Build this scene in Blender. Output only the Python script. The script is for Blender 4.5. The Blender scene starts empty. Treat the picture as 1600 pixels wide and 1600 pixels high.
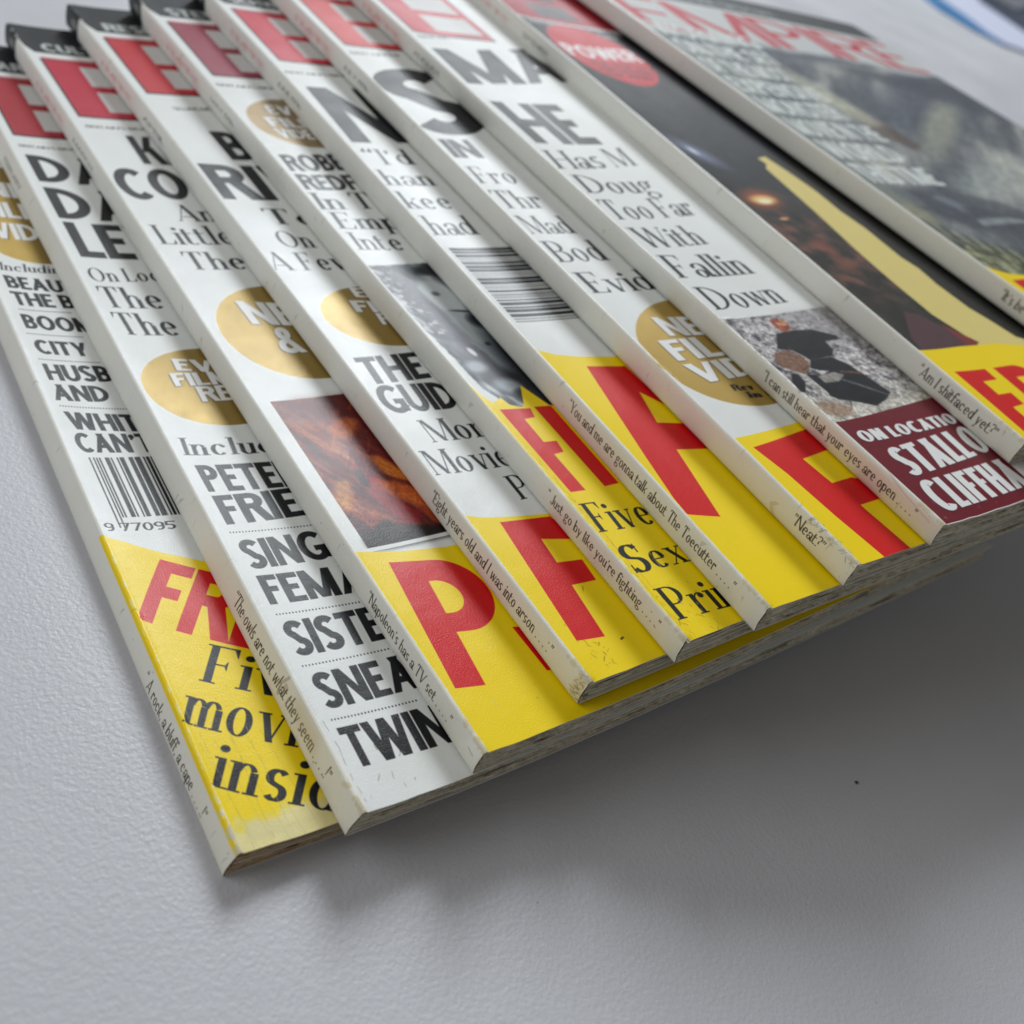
import bpy, bmesh, math, random
import numpy as np

SC = bpy.context.scene
MM = .001

# ================================================================= camera
cam = bpy.data.cameras.new('camera')
cam_o = bpy.data.objects.new('camera', cam)
SC.collection.objects.link(cam_o)
SC.camera = cam_o
cam_o.location = (-49.989 * MM, -62.235 * MM, 150.829 * MM)
cam_o.rotation_euler = (.81105, -.33044, -.54284)
cam.sensor_width = 36.
cam.lens = 36. * 1503.21 / 1600
cam.shift_x = 83.783 / 1600
cam.shift_y = 81.434 / 1600
cam.clip_start, cam.clip_end = .005, 60.
cam.dof.use_dof = True
cam.dof.focus_distance = .190
cam.dof.aperture_fstop = 15.
cam.dof.aperture_blades = 0

# ================================================================= light
world = bpy.data.worlds.new('World')
SC.world = world
world.use_nodes = True
bg = world.node_tree.nodes['Background']
bg.inputs[0].default_value = (1.0, .97, .91, 1)
bg.inputs[1].default_value = .16


def area(name, loc, aim, sx, sy, power, col):
    l = bpy.data.lights.new(name, 'AREA')
    l.shape, l.size, l.size_y, l.energy, l.color = 'RECTANGLE', sx, sy, power, col
    o = bpy.data.objects.new(name, l)
    SC.collection.objects.link(o)
    o.location = loc
    d = np.array(aim) - np.array(loc)
    import mathutils
    o.rotation_euler = mathutils.Vector(d).to_track_quat('-Z', 'Y').to_euler()
    return o


area('window_light', (1.67, 2.46, 2.20), (.1, .05, .0), .85, 1.35, 96., (.90, .955, 1.0))
area('left_fill_light', (-1.50, .95, 1.15), (.1, .05, .0), 1.5, 1.2, 16., (.975, .98, 1.0))  # added fill from the left that brightens the spines


SC.view_settings.view_transform = 'Standard'
SC.view_settings.look = 'None'
SC.view_settings.exposure = 0.
SC.view_settings.gamma = 1.
SC.view_settings.use_curve_mapping = False
SC.render.engine = 'CYCLES'
SC.cycles.use_denoising = True
SC.cycles.max_bounces = 6

# ---------------------------------------------------------------- lettering
def _arc(cx, cy, rx, ry, a0, a1, n=None):
    n = n or max(4, int(abs(a1 - a0) / 9))
    t = np.radians(np.linspace(a0, a1, n + 1))
    return np.stack([cx + rx * np.cos(t), cy + ry * np.sin(t)], 1)


def _nib(pts, s, h, caps=False, p=1.6):
    """stroke of varying width: s when it runs upright, h when it runs level"""
    pts = np.asarray(pts, float)
    d = np.gradient(pts, axis=0)
    l = np.hypot(d[:, 0], d[:, 1]) + 1e-9
    w = (h + (s - h) * (np.abs(d[:, 1]) / l) ** p) / 2
    n = np.stack([-d[:, 1] / l, d[:, 0] / l], 1)
    return [np.concatenate([pts + n * w[:, None], (pts - n * w[:, None])[::-1]])]


def _ring(x0, y0, x1, y1, s, h):
    cx, cy = (x0 + x1) / 2, (y0 + y1) / 2
    rx, ry = (x1 - x0) / 2, (y1 - y0) / 2
    o = _arc(cx, cy, rx, ry, 0, 360, 44)
    i = _arc(cx, cy, max(rx - s, .02), max(ry - h, .02), 0, 360, 44)
    return [('x', o, i)]


def _bx(x0, y0, x1, y1):
    return [np.array([(x0, y0), (x1, y0), (x1, y1), (x0, y1)])]


def _dg(x0, y0, x1, y1, w):
    """diagonal bar, w measured level"""
    return [np.array([(x0, y0), (x0 + w, y0), (x1 + w, y1), (x1, y1)])]


def _bowl(x0, y0, x1, y1, s, h):
    """half ring open to the left, with level lead-ins"""
    cy, ry = (y0 + y1) / 2, (y1 - y0) / 2
    rx = min(x1 - x0, ry * 1.05)
    xm = x1 - rx
    o = np.concatenate([[(x0, y0)], _arc(xm, cy, rx, ry, -90, 90, 20), [(x0, y1)],
                        [(x0, y1 - h)], _arc(xm, cy, max(rx - s, .02), ry - h, 90, -90, 20), [(x0, y0 + h)]])
    return [o]


def glyph(ch, style):
    """-> (advance, list of shapes); cap height is 1"""
    serif = style in 'SI'
    if style == 'B':
        s, h, k = .215, .175, 1.0
    elif style == 'N':
        s, h, k = .20, .15, .66
    elif style == 'L':
        s, h, k = .12, .10, .95
    elif style == 'I':
        s, h, k = .10, .06, .80
    else:
        s, h, k = .125, .034, .88
    sb = .0 if style == 'S' else (.085 if serif else .045)
    sv = .06 if style == 'S' else 0.
    G = []
    xh = .62 if serif else .68
    L = 0.

    def st(x, y0, y1, w=None, a=True, b=True, half=False):
        w = s if w is None else w
        G.extend(_bx(x, y0, x + w, y1))
        if serif and style == 'S':
            if b:
                G.extend(_bx(x - sv, y0, x + w + sv, y0 + h))
            if a:
                G.extend(_bx(x - sv, y1 - h, x + w + (0 if half else sv), y1))
        elif serif:
            if b:
                G.extend(_dg(x, y0, x + w * .3, y0 + .07, w * 1.25))

    def hb(x0, x1, y, w=None):
        w = h if w is None else w
        G.extend(_bx(x0, y, x1, y + w))
    x = sv
    c = ch
    W = {'A': .78, 'B': .62, 'C': .70, 'D': .72, 'E': .52, 'F': .50, 'G': .78, 'H': .70, 'I': 0, 'K': .70, 'L': .50,
         'M': .88, 'N': .74, 'O': .82, 'P': .60, 'R': .66, 'S': .58, 'T': .60, 'U': .68, 'V': .74, 'W': 1.10, 'X': .7,
         'Y': .70, 'Z': .6, 'J': .4, 'Q': .82}
    w = W.get(c, .5) * k
    th = h if serif else s * .95
    if c in 'BPRD':
        st(x, 0, 1)
        if c == 'D':
            G += _bowl(x + s * .6, 0, x + w, 1, s, h)
        elif c == 'B':
            G += _bowl(x + s * .6, .5 - h * .4, x + w * .93, 1, s, h)
            G += _bowl(x + s * .6, 0, x + w, .5 + h * .5, s, h)
        else:
            m = .44 if c == 'P' else .46
            G += _bowl(x + s * .6, m, x + w * .97, 1, s, h)
            if c == 'R':
                G += _dg(x + w - s * .9, 0, x + w * .38, m + h * .6, s * 1.15)
        L = x + w
    elif c in 'EFLT' and c != 'T':
        st(x, 0, 1)
        if c != 'L':
            hb(x, x + w, 1 - h)
            hb(x, x + w * (.86 if not serif else .7), .5 - h * .4)
        if c != 'F':
            hb(x, x + w, 0)
        if serif:
            if c != 'L':
                G += [np.array([(x + w, 1), (x + w, .74), (x + w - .09, 1)])]
                G += [np.array([(x + w * .7, .5 - .13), (x + w * .7, .5 + .14), (x + w * .7 - .05, .5)])]
            if c != 'F':
                G += [np.array([(x + w, 0), (x + w + .02, .28), (x + w - .1, 0)])]
        L = x + w
    elif c == 'T':
        x0 = x - sv * .6
        hb(x0, x0 + w, 1 - h)
        st(x0 + w / 2 - s / 2, 0, 1, a=False)
        if serif:
            G += [np.array([(x0, 1), (x0, .72), (x0 + .09, 1)]), np.array([(x0 + w, 1), (x0 + w, .72), (x0 + w - .09, 1)])]
        L = x0 + w
    elif c == 'I':
        st(x, 0, 1)
        L = x + s
    elif c == 'H':
        st(x, 0, 1)
        st(x + w - s, 0, 1)
        hb(x, x + w, .5 - h / 2)
        L = x + w
    elif c in 'CGOQ':
        if c in 'OQ':
            G += _ring(x, -.01, x + w, 1.01, s * 1.05, h)
        else:
            rx = w * .56
            G += _nib(_arc(x + rx, .5, rx - s / 2, .51 - h / 2, 48, 312 if c == 'C' else 330, 34), s * 1.05, h * 1.05)
            if c == 'G':
                st(x + w - s, 0.05, .5, b=False)
                hb(x + w * .55, x + w, .5 - h)
            if serif:
                G += _bx(x + w * .9, .62, x + w * .9 + h * 1.2, .97)
        L = x + w
    elif c == 'S':
        a = _arc(x + w * .5, .745, w * .5 - s * .45, .255 - h / 2, 25, 255, 18)
        b = _arc(x + w * .5, .255, w * .5 - s * .45, .255 - h / 2, 75, -155, 18)
        pts = np.concatenate([a[:-1], b])
        q = np.concatenate([pts[:1].repeat(1, 0), pts])
        ww = s * (1.0 if not serif else 1.35)
        G += _nib(pts, ww, h * 1.2 if serif else h * 1.05, p=1.1)
        if serif:
            G += _bx(x + w * .86, .68, x + w * .86 + h, 1.0)
            G += _bx(x + .02, .0, x + .02 + h, .3)
        L = x + w
    elif c == 'A':
        G += _dg(x, 0, x + w / 2 - th * .2, 1, th)
        G += _dg(x + w - s * 1.12, 0, x + w / 2 - s * .62, 1, s * 1.12)
        hb(x + w * .22, x + w * .8, .24)
        if serif:
            hb(x - sv, x + th + sv, 0)
            hb(x + w - s * 1.1 - sv, x + w + sv, 0)
        L = x + w
    elif c in 'VWY':
        if c == 'V':
            G += _dg(x + w / 2 - s * .55, 0, x, 1, s * 1.12)
            G += _dg(x + w / 2 - th * .4, 0, x + w - th, 1, th)
        elif c == 'W':
            q = w * .28
            G += _dg(x + q - s * .5, 0, x, 1, s * 1.08)
            G += _dg(x + q - th * .3, 0, x + w / 2 - th * .5, 1, th)
            G += _dg(x + w - q - s * .5, 0, x + w / 2 - s * .5, 1, s * 1.08)
            G += _dg(x + w - q - th * .3, 0, x + w - th, 1, th)
        else:
            G += _dg(x + w / 2 - s * .5, .42, x, 1, s * 1.08)
            G += _dg(x + w / 2 - th * .2, .42, x + w - th, 1, th)
            st(x + w / 2 - s * .5, 0, .46, a=False)
        if serif:
            hb(x - sv, x + s + sv, 1 - h)
            hb(x + w - th - sv, x + w + sv, 1 - h)
        L = x + w
    elif c == 'M':
        tl = h if serif else s
        st(x, 0, 1, tl, half=True)
        st(x + w - s, 0, 1)
        G += _dg(x + w / 2 - s * .45, 0.02, x, 1, s * 1.02)
        G += _dg(x + w / 2 - th * .3, 0.02, x + w - s, 1, th)
        L = x + w
    elif c == 'N':
        tl = h * 1.4 if serif else s
        st(x, 0, 1, tl, half=True)
        st(x + w - tl, 0, 1, tl)
        G += _dg(x + w - s * 1.05, 0, x, 1, s * 1.05)
        L = x + w
    elif c == 'K':
        st(x, 0, 1)
        G += _dg(x + s * .9, .42, x + w - th - .03, 1, th)
        G += _dg(x + w - s * 1.0, 0, x + s * 1.3, .62, s * 1.15)
        L = x + w
    elif c == 'X':
        G += _dg(x + w - s, 0, x, 1, s)
        G += _dg(x, 0, x + w - th, 1, th)
        L = x + w
    elif c == 'Z':
        hb(x, x + w, 0)
        hb(x, x + w, 1 - h)
        G += _dg(x, 0, x + w - s, 1, s)
        L = x + w
    elif c == 'U':
        st(x, .3, 1, b=False)
        st(x + w - th, .3, 1, th, b=False)
        G += _nib(np.concatenate([[(x + s / 2, .42)], _arc(x + w / 2 + (s - th) / 4, .36, (w - s / 2 - th / 2) / 2, .37 - h / 2, 180, 360, 18), [(x + w - th / 2, .42)]]), th if serif else s, h)
        L = x + w
    elif c == 'J':
        st(x + w - s, .2, 1, b=False)
        G += _nib(_arc(x + w / 2 - s * .1, .25, w / 2 - s * .4, .25 - h / 2, 0, -170, 12), s, h)
        L = x + w
    elif c == '&':
        w = .74 * k
        G += _ring(x + w * .12, .5, x + w * .72, 1.0, s * .95, h)
        G += _nib(_arc(x + w * .42, .28, w * .42 - s / 2, .28 - h / 2, 75, 345, 24), s, h)
        G += _dg(x + w - s, 0, x + w * .22, .62, s * 1.05)
        L = x + w
    # ---- lower case
    elif c in 'bdpqaogce':
        w = .50 * k * (1.05 if c in 'bdpq' else 1)
        if c == 'o':
            G += _ring(x - sv * .4, -.01, x + w - sv * .2, xh + .01, s, h)
        elif c in 'ce':
            G += _nib(_arc(x + w * .5, xh / 2, w * .5 - s / 2, xh / 2 - h / 2, 40 if c == 'c' else 8, 318, 28), s, h)
            if c == 'e':
                hb(x + s * .5, x + w - s * .35, xh * .5, h if serif else h * .8)
            elif serif:
                G += [_arc(x + w * .82, xh * .78, .055, .06, 0, 360, 12)]
        elif c == 'a':
            if serif:
                st(x + w - s, .04, xh * .72, a=False, b=False)
                G += _nib(_arc(x + w * .5, xh * .70, w * .5 - s / 2, xh * .30 - h / 2, 0, 165, 14), s, h)
                G += [_arc(x + .07, xh * .74, .06, .055, 0, 360, 12)]
                G += _ring(x - .02, -.01, x + w * .78, xh * .56, s * .95, h)
                G += _dg(x + w - s, .0, x + w - s, .1, s + .08)
            else:
                G += _ring(x, -.01, x + w, xh, s, h)
                st(x + w - s, 0, xh)
        elif c == 'g':
            G += _ring(x, xh * .36, x + w * .86, xh + .01, s * .9, h)
            G += _ring(x - .03, -.32, x + w, .03, s * .75, h * 1.2)
            G += _dg(x + w * .72, xh * .86, x + w * .82, xh, w * .25)
            G += _nib([(x + .1, xh * .42), (x + .02, xh * .22), (x + .1, .04), (x + w * .6, .0)], s * .5, h * 1.5)
        else:
            G += _ring(x + (s * .3 if c in 'bp' else -sv * .5), -.01, x + w + (0 if c in 'bp' else -s * .3), xh + .01, s, h)
            xs = x if c in 'bp' else x + w - s
            if c in 'bd':
                st(xs, 0, 1.0, b=(c == 'd'), half=True)
            else:
                st(xs, -.3, xh, half=True)
        L = x + w
    elif c in 'nmhur':
        w = (.46 if c != 'm' else .44) * k
        if c == 'u':
            st(x, .16, xh, b=False, half=True)
            st(x + w - s, 0, xh, half=True)
            G += _nib(_arc(x + w / 2, .2, w / 2 - s / 2, .21 - h / 2, 180, 350, 14), s, h)
            L = x + w
        else:
            st(x, 0, 1 if c == 'h' else xh, half=True)
            if c == 'r':
                G += _nib(_arc(x + s + .15 * k, xh - .2, .17 * k, .2 - h / 2, 170, 60, 8), h, h * 1.2)
                G += [_arc(x + s + .2 * k, xh - .10, .075, .08, 0, 360, 14)] if serif else _bx(x + s, xh - h, x + s + .16, xh)
                L = x + s + .26 * k
            else:
                m = 2 if c == 'm' else 1
                for j in range(m):
                    xo = x + j * (w - s)
                    G += _nib(np.concatenate([_arc(xo + w / 2 + s * .1, xh - .22, w / 2 - s * .6, .22 - h / 2, 165, 20, 12)]), s * .8, h)
                    st(xo + w - s, 0, xh - .17, a=False)
                L = x + (w if m == 1 else 2 * w - s)
    elif c in 'ilj1':
        st(x, 0 if c != 'j' else -.2, 1 if c in 'l1' else xh, half=True)
        if c in 'ij':
            G += [_arc(x + s / 2, xh + .2, s * .62, s * .62, 0, 360, 18)]
        L = x + s
    elif c in 'tf':
        w = .28 * k
        if c == 't':
            st(x, .08, xh + .2, a=False, b=False)
            G += _nib(_arc(x + s / 2 + .13, .14, .13, .14 - h / 2, 180, 320, 8), s, h)
            hb(x - .07, x + s + .14, xh - h * 1.2)
            L = x + s + .16
        else:
            st(x, 0, .85, a=False)
            G += _nib(_arc(x + s / 2 + .13, .82, .13, .18 - h / 2, 180, 50, 8), s, h)
            if serif:
                G += [_arc(x + s + .13, .9, .06, .06, 0, 360, 12)]
            hb(x - .07, x + s + .14, xh - h * 1.2)
            L = x + s + .12
    elif c == 's':
        w = .36 * k + .02
        a = _arc(x + w * .5, xh * .745, w * .5 - s * .4, xh * .255 - h / 2, 30, 255, 12)
        b = _arc(x + w * .5, xh * .255, w * .5 - s * .4, xh * .255 - h / 2, 75, -150, 12)
        G += _nib(np.concatenate([a[:-1], b]), s, max(h, .05), p=.9)
        L = x + w
    elif c in 'vwyxkz':
        w = {'v': .48, 'w': .74, 'y': .48, 'x': .48, 'k': .5, 'z': .44}[c] * k
        if c == 'k':
            st(x, 0, 1, half=True)
            G += _dg(x + s, xh * .38, x + w - th, xh, th)
            G += _dg(x + w - s, 0, x + s * 1.2, xh * .6, s)
        elif c == 'x':
            G += _dg(x + w - s, 0, x, xh, s)
            G += _dg(x, 0, x + w - th, xh, th)
        elif c == 'z':
            hb(x, x + w, 0)
            hb(x, x + w, xh - h)
            G += _dg(x, 0, x + w - s, xh, s)
        elif c == 'w':
            q = w * .27
            G += _dg(x + q - s * .4, 0, x, xh, s)
            G += _dg(x + q, 0, x + w / 2, xh, th)
            G += _dg(x + w - q - s * .4, 0, x + w / 2 - s * .4, xh, s)
            G += _dg(x + w - q, 0, x + w - th, xh, th)
        else:
            G += _dg(x + w / 2 - s * .5, 0, x, xh, s)
            if c == 'v':
                G += _dg(x + w / 2 - th * .4, 0, x + w - th, xh, th)
            else:
                G += _dg(x + w * .18, -.3, x + w - th, xh, th)
                G += [_arc(x + w * .15, -.26, .06, .05, 0, 360, 10)]
        if serif and style == 'S':
            if c != 'k':
                hb(x - sv, x + s + sv * .7, xh - h)
            hb(x + w - th - sv, x + w + sv * .7, xh - h)
            if c in 'kx':
                hb(x - sv, x + th + sv, 0)
                hb(x + w - s - sv, x + w + sv, 0)
        L = x + w
    elif c in '0123456789':
        w = .5 * k
        if c == '0':
            G += _ring(x, 0, x + w, 1, s, h)
        elif c == '9':
            G += _ring(x, .4, x + w, 1, s, h)
            G += _nib(_arc(x + w / 2, .4, w / 2 - s / 2, .4 - h / 2, 30, -120, 12), s, h)
        elif c == '7':
            hb(x, x + w, 1 - h)
            G += _dg(x + w * .2, 0, x + w - s, 1, s)
        elif c == '5':
            hb(x, x + w, 1 - h)
            st(x, .5, 1)
            G += _nib(_arc(x + w * .45, .32, w * .5 - s / 2, .32 - h / 2, 120, -140, 16), s, h)
        else:
            G += _ring(x, 0, x + w, .55, s, h)
            st(x, .25, .9)
        L = x + w
    elif c in ".,!?'\u2019\u2018\u201c\u201d-":
        r = s * .55 if style != 'S' else .08
        if c in '.!?,':
            G += [_arc(x + r, r, r, r, 0, 360, 12)]
            if c == ',':
                G += _dg(x, -.14, x + r * .6, r, r)
            if c == '!':
                G += [np.array([(x + r * .6, .3), (x + r * 1.4, .3), (x + r * 1.9, 1), (x, 1)])]
            if c == '?':
                G += _nib(_arc(x + .14, .78, .15, .2 - h / 2, 165, -60, 12), s * .8, h)
                G += _bx(x + .12, .3, x + .12 + h * 1.3, .56)
        n = 2 if c in '\u201c\u201d' else 1
        if c in "'\u2019\u2018\u201c\u201d":
            for j in range(n):
                xo = x + j * r * 2.6
                up = c in '\u2018\u201c'
                G += [_arc(xo + r, .84, r, r, 0, 360, 12)]
                G += _dg(xo + r * .4, .84, xo + r * 1.2, 1.03, r * .8) if up else _dg(xo + r * .1, .66, xo + r * .9, .84, r * .9)
        if c == '-':
            hb(x, x + .25, .3)
        L = x + (r * 2 * n + (r * .6 if n == 2 else 0) if c != '?' else .3)
    else:
        return (.26 if style != 'N' else .2), []
    return L + sv + sb, G


def layout(text, style):
    x, out = 0., []
    for ch in text:
        a, g = glyph(ch, style)
        out.append((x, g))
        x += a
    return out, x
# ---------------------------------------------------------------- printing ink onto a sheet, measured in millimetres
def srgb(r, g, b):
    return np.array([r, g, b]) / 255.


INK, PAPER = srgb(20, 21, 26), srgb(232, 235, 233)
YEL, RED, GOLD = srgb(252, 221, 0), srgb(216, 14, 20), srgb(158, 132, 66)
WHITE = srgb(236, 237, 236)
COL = {'k': INK, 'w': WHITE, 'r': RED, 'y': YEL, 'yh': YEL}


class Sheet:
    def __init__(s, u0, u1, ppm, col=PAPER, v1=297.):
        s.u0, s.ppm, s.H = u0, ppm, int(v1 * ppm)
        s.W = int((u1 - u0) * ppm)
        s.v1 = v1
        s.a = np.ones((s.H, s.W, 4), np.float32)
        s.a[:, :, :3] = col

    def cov(s, loops):
        """coverage of a region bounded by loops (even-odd), as (row0, col0, array)"""
        P = [(np.asarray(l, float) - (s.u0, 0)) * s.ppm for l in loops]
        A = np.concatenate(P)
        r0, r1 = max(int(A[:, 1].min()) - 1, 0), min(int(A[:, 1].max()) + 2, s.H)
        c0, c1 = max(int(A[:, 0].min()) - 1, 0), min(int(A[:, 0].max()) + 2, s.W)
        if r1 <= r0 or c1 <= c0:
            return None
        e0 = np.concatenate(P)
        e1 = np.concatenate([np.roll(q, -1, 0) for q in P])
        SS = 3
        w = c1 - c0
        out = np.zeros((r1 - r0, w), np.float32)
        for r in range(r0, r1):
            for k in range(SS):
                y = r + (k + .5) / SS
                m = (e0[:, 1] <= y) != (e1[:, 1] <= y)
                if not m.any():
                    continue
                a, b = e0[m], e1[m]
                xs = np.sort(a[:, 0] + (y - a[:, 1]) * (b[:, 0] - a[:, 0]) / (b[:, 1] - a[:, 1])) - c0
                for j in range(0, len(xs) - 1, 2):
                    x0, x1 = max(xs[j], 0.), min(xs[j + 1], w - 1e-4)
                    if x1 <= x0:
                        continue
                    i0, i1 = int(x0), int(x1)
                    row = out[r - r0]
                    if i0 == i1:
                        row[i0] += (x1 - x0) / SS
                    else:
                        row[i0] += (i0 + 1 - x0) / SS
                        row[i0 + 1:i1] += 1. / SS
                        row[i1] += (x1 - i1) / SS
        return r0, c0, np.minimum(out, 1)

    def lay(s, cv, col, metal=None, k=1.):
        if cv is None:
            return
        r, c, m = cv
        t = s.a[r:r + m.shape[0], c:c + m.shape[1]]
        m = (m * k)[:, :, None]
        t[:, :, :3] = t[:, :, :3] * (1 - m) + np.asarray(col) * m
        al = 1. if metal is None else 1 - metal
        t[:, :, 3:] = t[:, :, 3:] * (1 - m) + al * m

    def poly(s, pts, col, **k):
        s.lay(s.cov([pts]), col, **k)

    def soft(s, pts, col, blur=.5, k=1.):
        """patch with a feathered outline, blur in millimetres"""
        pts = np.asarray(pts, float)
        pad = np.array([[pts[:, 0].min() - 2 * blur, pts[:, 1].min() - 2 * blur], [pts[:, 0].max() + 2 * blur, pts[:, 1].max() + 2 * blur]])
        cv = s.cov([pts])
        if cv is None:
            return
        r0, c0 = max(int(pad[0, 1] * s.ppm), 0), max(int((pad[0, 0] - s.u0) * s.ppm), 0)
        r1, c1 = min(int(pad[1, 1] * s.ppm) + 1, s.H), min(int((pad[1, 0] - s.u0) * s.ppm) + 1, s.W)
        m = np.zeros((max(r1, cv[0] + cv[2].shape[0]) - r0, max(c1, cv[1] + cv[2].shape[1]) - c0), np.float32)
        m[cv[0] - r0:cv[0] - r0 + cv[2].shape[0], cv[1] - c0:cv[1] - c0 + cv[2].shape[1]] = cv[2]
        n = max(int(blur * s.ppm * .6), 1)
        for _ in range(3):
            for ax in (0, 1):
                p = np.pad(m, [(n + 1, n) if a == ax else (0, 0) for a in (0, 1)], mode='edge')
                q = np.cumsum(p, ax)
                w = 2 * n + 1
                m = (np.take(q, range(w, q.shape[ax]), ax) - np.take(q, range(0, q.shape[ax] - w), ax)) / w
        s.lay((r0, c0, m), np.asarray(col, float) / 255., k=k)

    def grain(s, u0, v0, u1, v1, size, amt, seed, floor=0.):
        r, c, u, v = s.grid(u0, v0, u1, v1)
        g = 1 + amt * (vnoise(u, v, seed, size, size, 20, 3) - .5)[:, :, None] * 2
        s.a[r, c, :3] = np.clip(s.a[r, c, :3] * g, 0, 1)

    def oval(s, u, v, ru, rv, col, ang=0., **k):
        t = np.linspace(0, 2 * np.pi, 73)[:-1]
        c, n = np.cos(np.radians(ang)), np.sin(np.radians(ang))
        x, y = ru * np.cos(t), rv * np.sin(t)
        s.lay(s.cov([np.stack([u + c * x - n * y, v + n * x + c * y], 1)]), col, **k)

    def rect(s, u0, v0, u1, v1, col, **k):
        s.poly([(u0, v0), (u1, v0), (u1, v1), (u0, v1)], col, **k)

    def text(s, text, style, n, o, U, V, col, k=1., slant=0.):
        """n letters of text span the vector U on the sheet; V is one cap height"""
        lay, _ = layout(text, style)
        if n < len(text):
            _, wn = layout(text[:n], style)
        else:
            wn = _
        wn = max(wn - .045, .05)
        o, U, V = np.asarray(o), np.asarray(U) / wn, np.asarray(V)
        for x, g in lay:
            acc = None
            for sh in g:
                loops = [sh[1], sh[2]] if isinstance(sh, tuple) else [sh]
                lp = [o + (q[:, :1] + x + q[:, 1:] * slant) * U + q[:, 1:] * V for q in loops]
                cv = s.cov(lp)
                if cv is None:
                    continue
                s_ = cv
                if acc is None:
                    R0, C0 = cv[0], cv[1]
                    acc = [cv]
                else:
                    acc.append(cv)
            if acc:
                r0 = min(a[0] for a in acc)
                c0 = min(a[1] for a in acc)
                r1 = max(a[0] + a[2].shape[0] for a in acc)
                c1 = max(a[1] + a[2].shape[1] for a in acc)
                m = np.zeros((r1 - r0, c1 - c0), np.float32)
                for a in acc:
                    v = m[a[0] - r0:a[0] - r0 + a[2].shape[0], a[1] - c0:a[1] - c0 + a[2].shape[1]]
                    np.maximum(v, a[2], out=v)
                s.lay((r0, c0, m), col, k=k)

    def grid(s, u0, v0, u1, v1):
        c0, c1 = max(int((u0 - s.u0) * s.ppm), 0), min(int((u1 - s.u0) * s.ppm), s.W)
        r0, r1 = max(int(v0 * s.ppm), 0), min(int(v1 * s.ppm), s.H)
        v, u = np.mgrid[r0:r1, c0:c1].astype(np.float32)
        return slice(r0, r1), slice(c0, c1), u / s.ppm + s.u0, v / s.ppm

    def photo(s, u0, v0, u1, v1, f, mask=None):
        r, c, u, v = s.grid(u0, v0, u1, v1)
        if u.size == 0:
            return
        img = np.clip(f(u, v), 0, 1)
        m = np.ones_like(u) if mask is None else mask(u, v)
        m = m[:, :, None]
        s.a[r, c, :3] = s.a[r, c, :3] * (1 - m) + img * m
        s.a[r, c, 3:] = s.a[r, c, 3:] * (1 - m) + m

    def image(s, name):
        im = bpy.data.images.new(name, s.W, s.H, alpha=True)
        im.alpha_mode = 'CHANNEL_PACKED'
        im.pixels.foreach_set(np.clip(s.a, 0, 1).ravel())
        im.update()
        im.pack()
        return im


def vnoise(u, v, seed, su=1., sv=1., ang=0., octv=4):
    """smooth value noise over millimetre coordinates, 0..1"""
    c, n = np.cos(np.radians(ang)), np.sin(np.radians(ang))
    a, b = (c * u + n * v) / su, (-n * u + c * v) / sv
    out, amp, tot = 0, 1., 0.
    rg = np.random.RandomState(seed)
    T = rg.rand(256, 256).astype(np.float32)
    for k in range(octv):
        ia, ib = np.floor(a).astype(int), np.floor(b).astype(int)
        fa, fb = a - ia, b - ib
        fa, fb = fa * fa * (3 - 2 * fa), fb * fb * (3 - 2 * fb)
        g = lambda i, j: T[i % 256, j % 256]
        out = out + amp * ((g(ia, ib) * (1 - fa) + g(ia + 1, ib) * fa) * (1 - fb) + (g(ia, ib + 1) * (1 - fa) + g(ia + 1, ib + 1) * fa) * fb)
        tot += amp
        amp *= .5
        a, b = a * 2.03 + 17, b * 2.03 + 31
    return out / tot


def ramp(t, stops):
    xs = [q[0] for q in stops]
    cs = np.array([q[1] for q in stops]) / 255.
    return np.stack([np.interp(t, xs, cs[:, k]) for k in range(3)], -1)


def blob(img, u, v, cu, cv, ru, rv, col, ang=0., soft=.5, k=1.):
    c, n = np.cos(np.radians(ang)), np.sin(np.radians(ang))
    a, b = (c * (u - cu) + n * (v - cv)) / ru, (-n * (u - cu) + c * (v - cv)) / rv
    d = np.sqrt(a * a + b * b)
    m = (np.clip((1 + soft / 2 - d) / soft, 0, 1) * k)[:, :, None]
    return img * (1 - m) + np.array(col) / 255. * m

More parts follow.
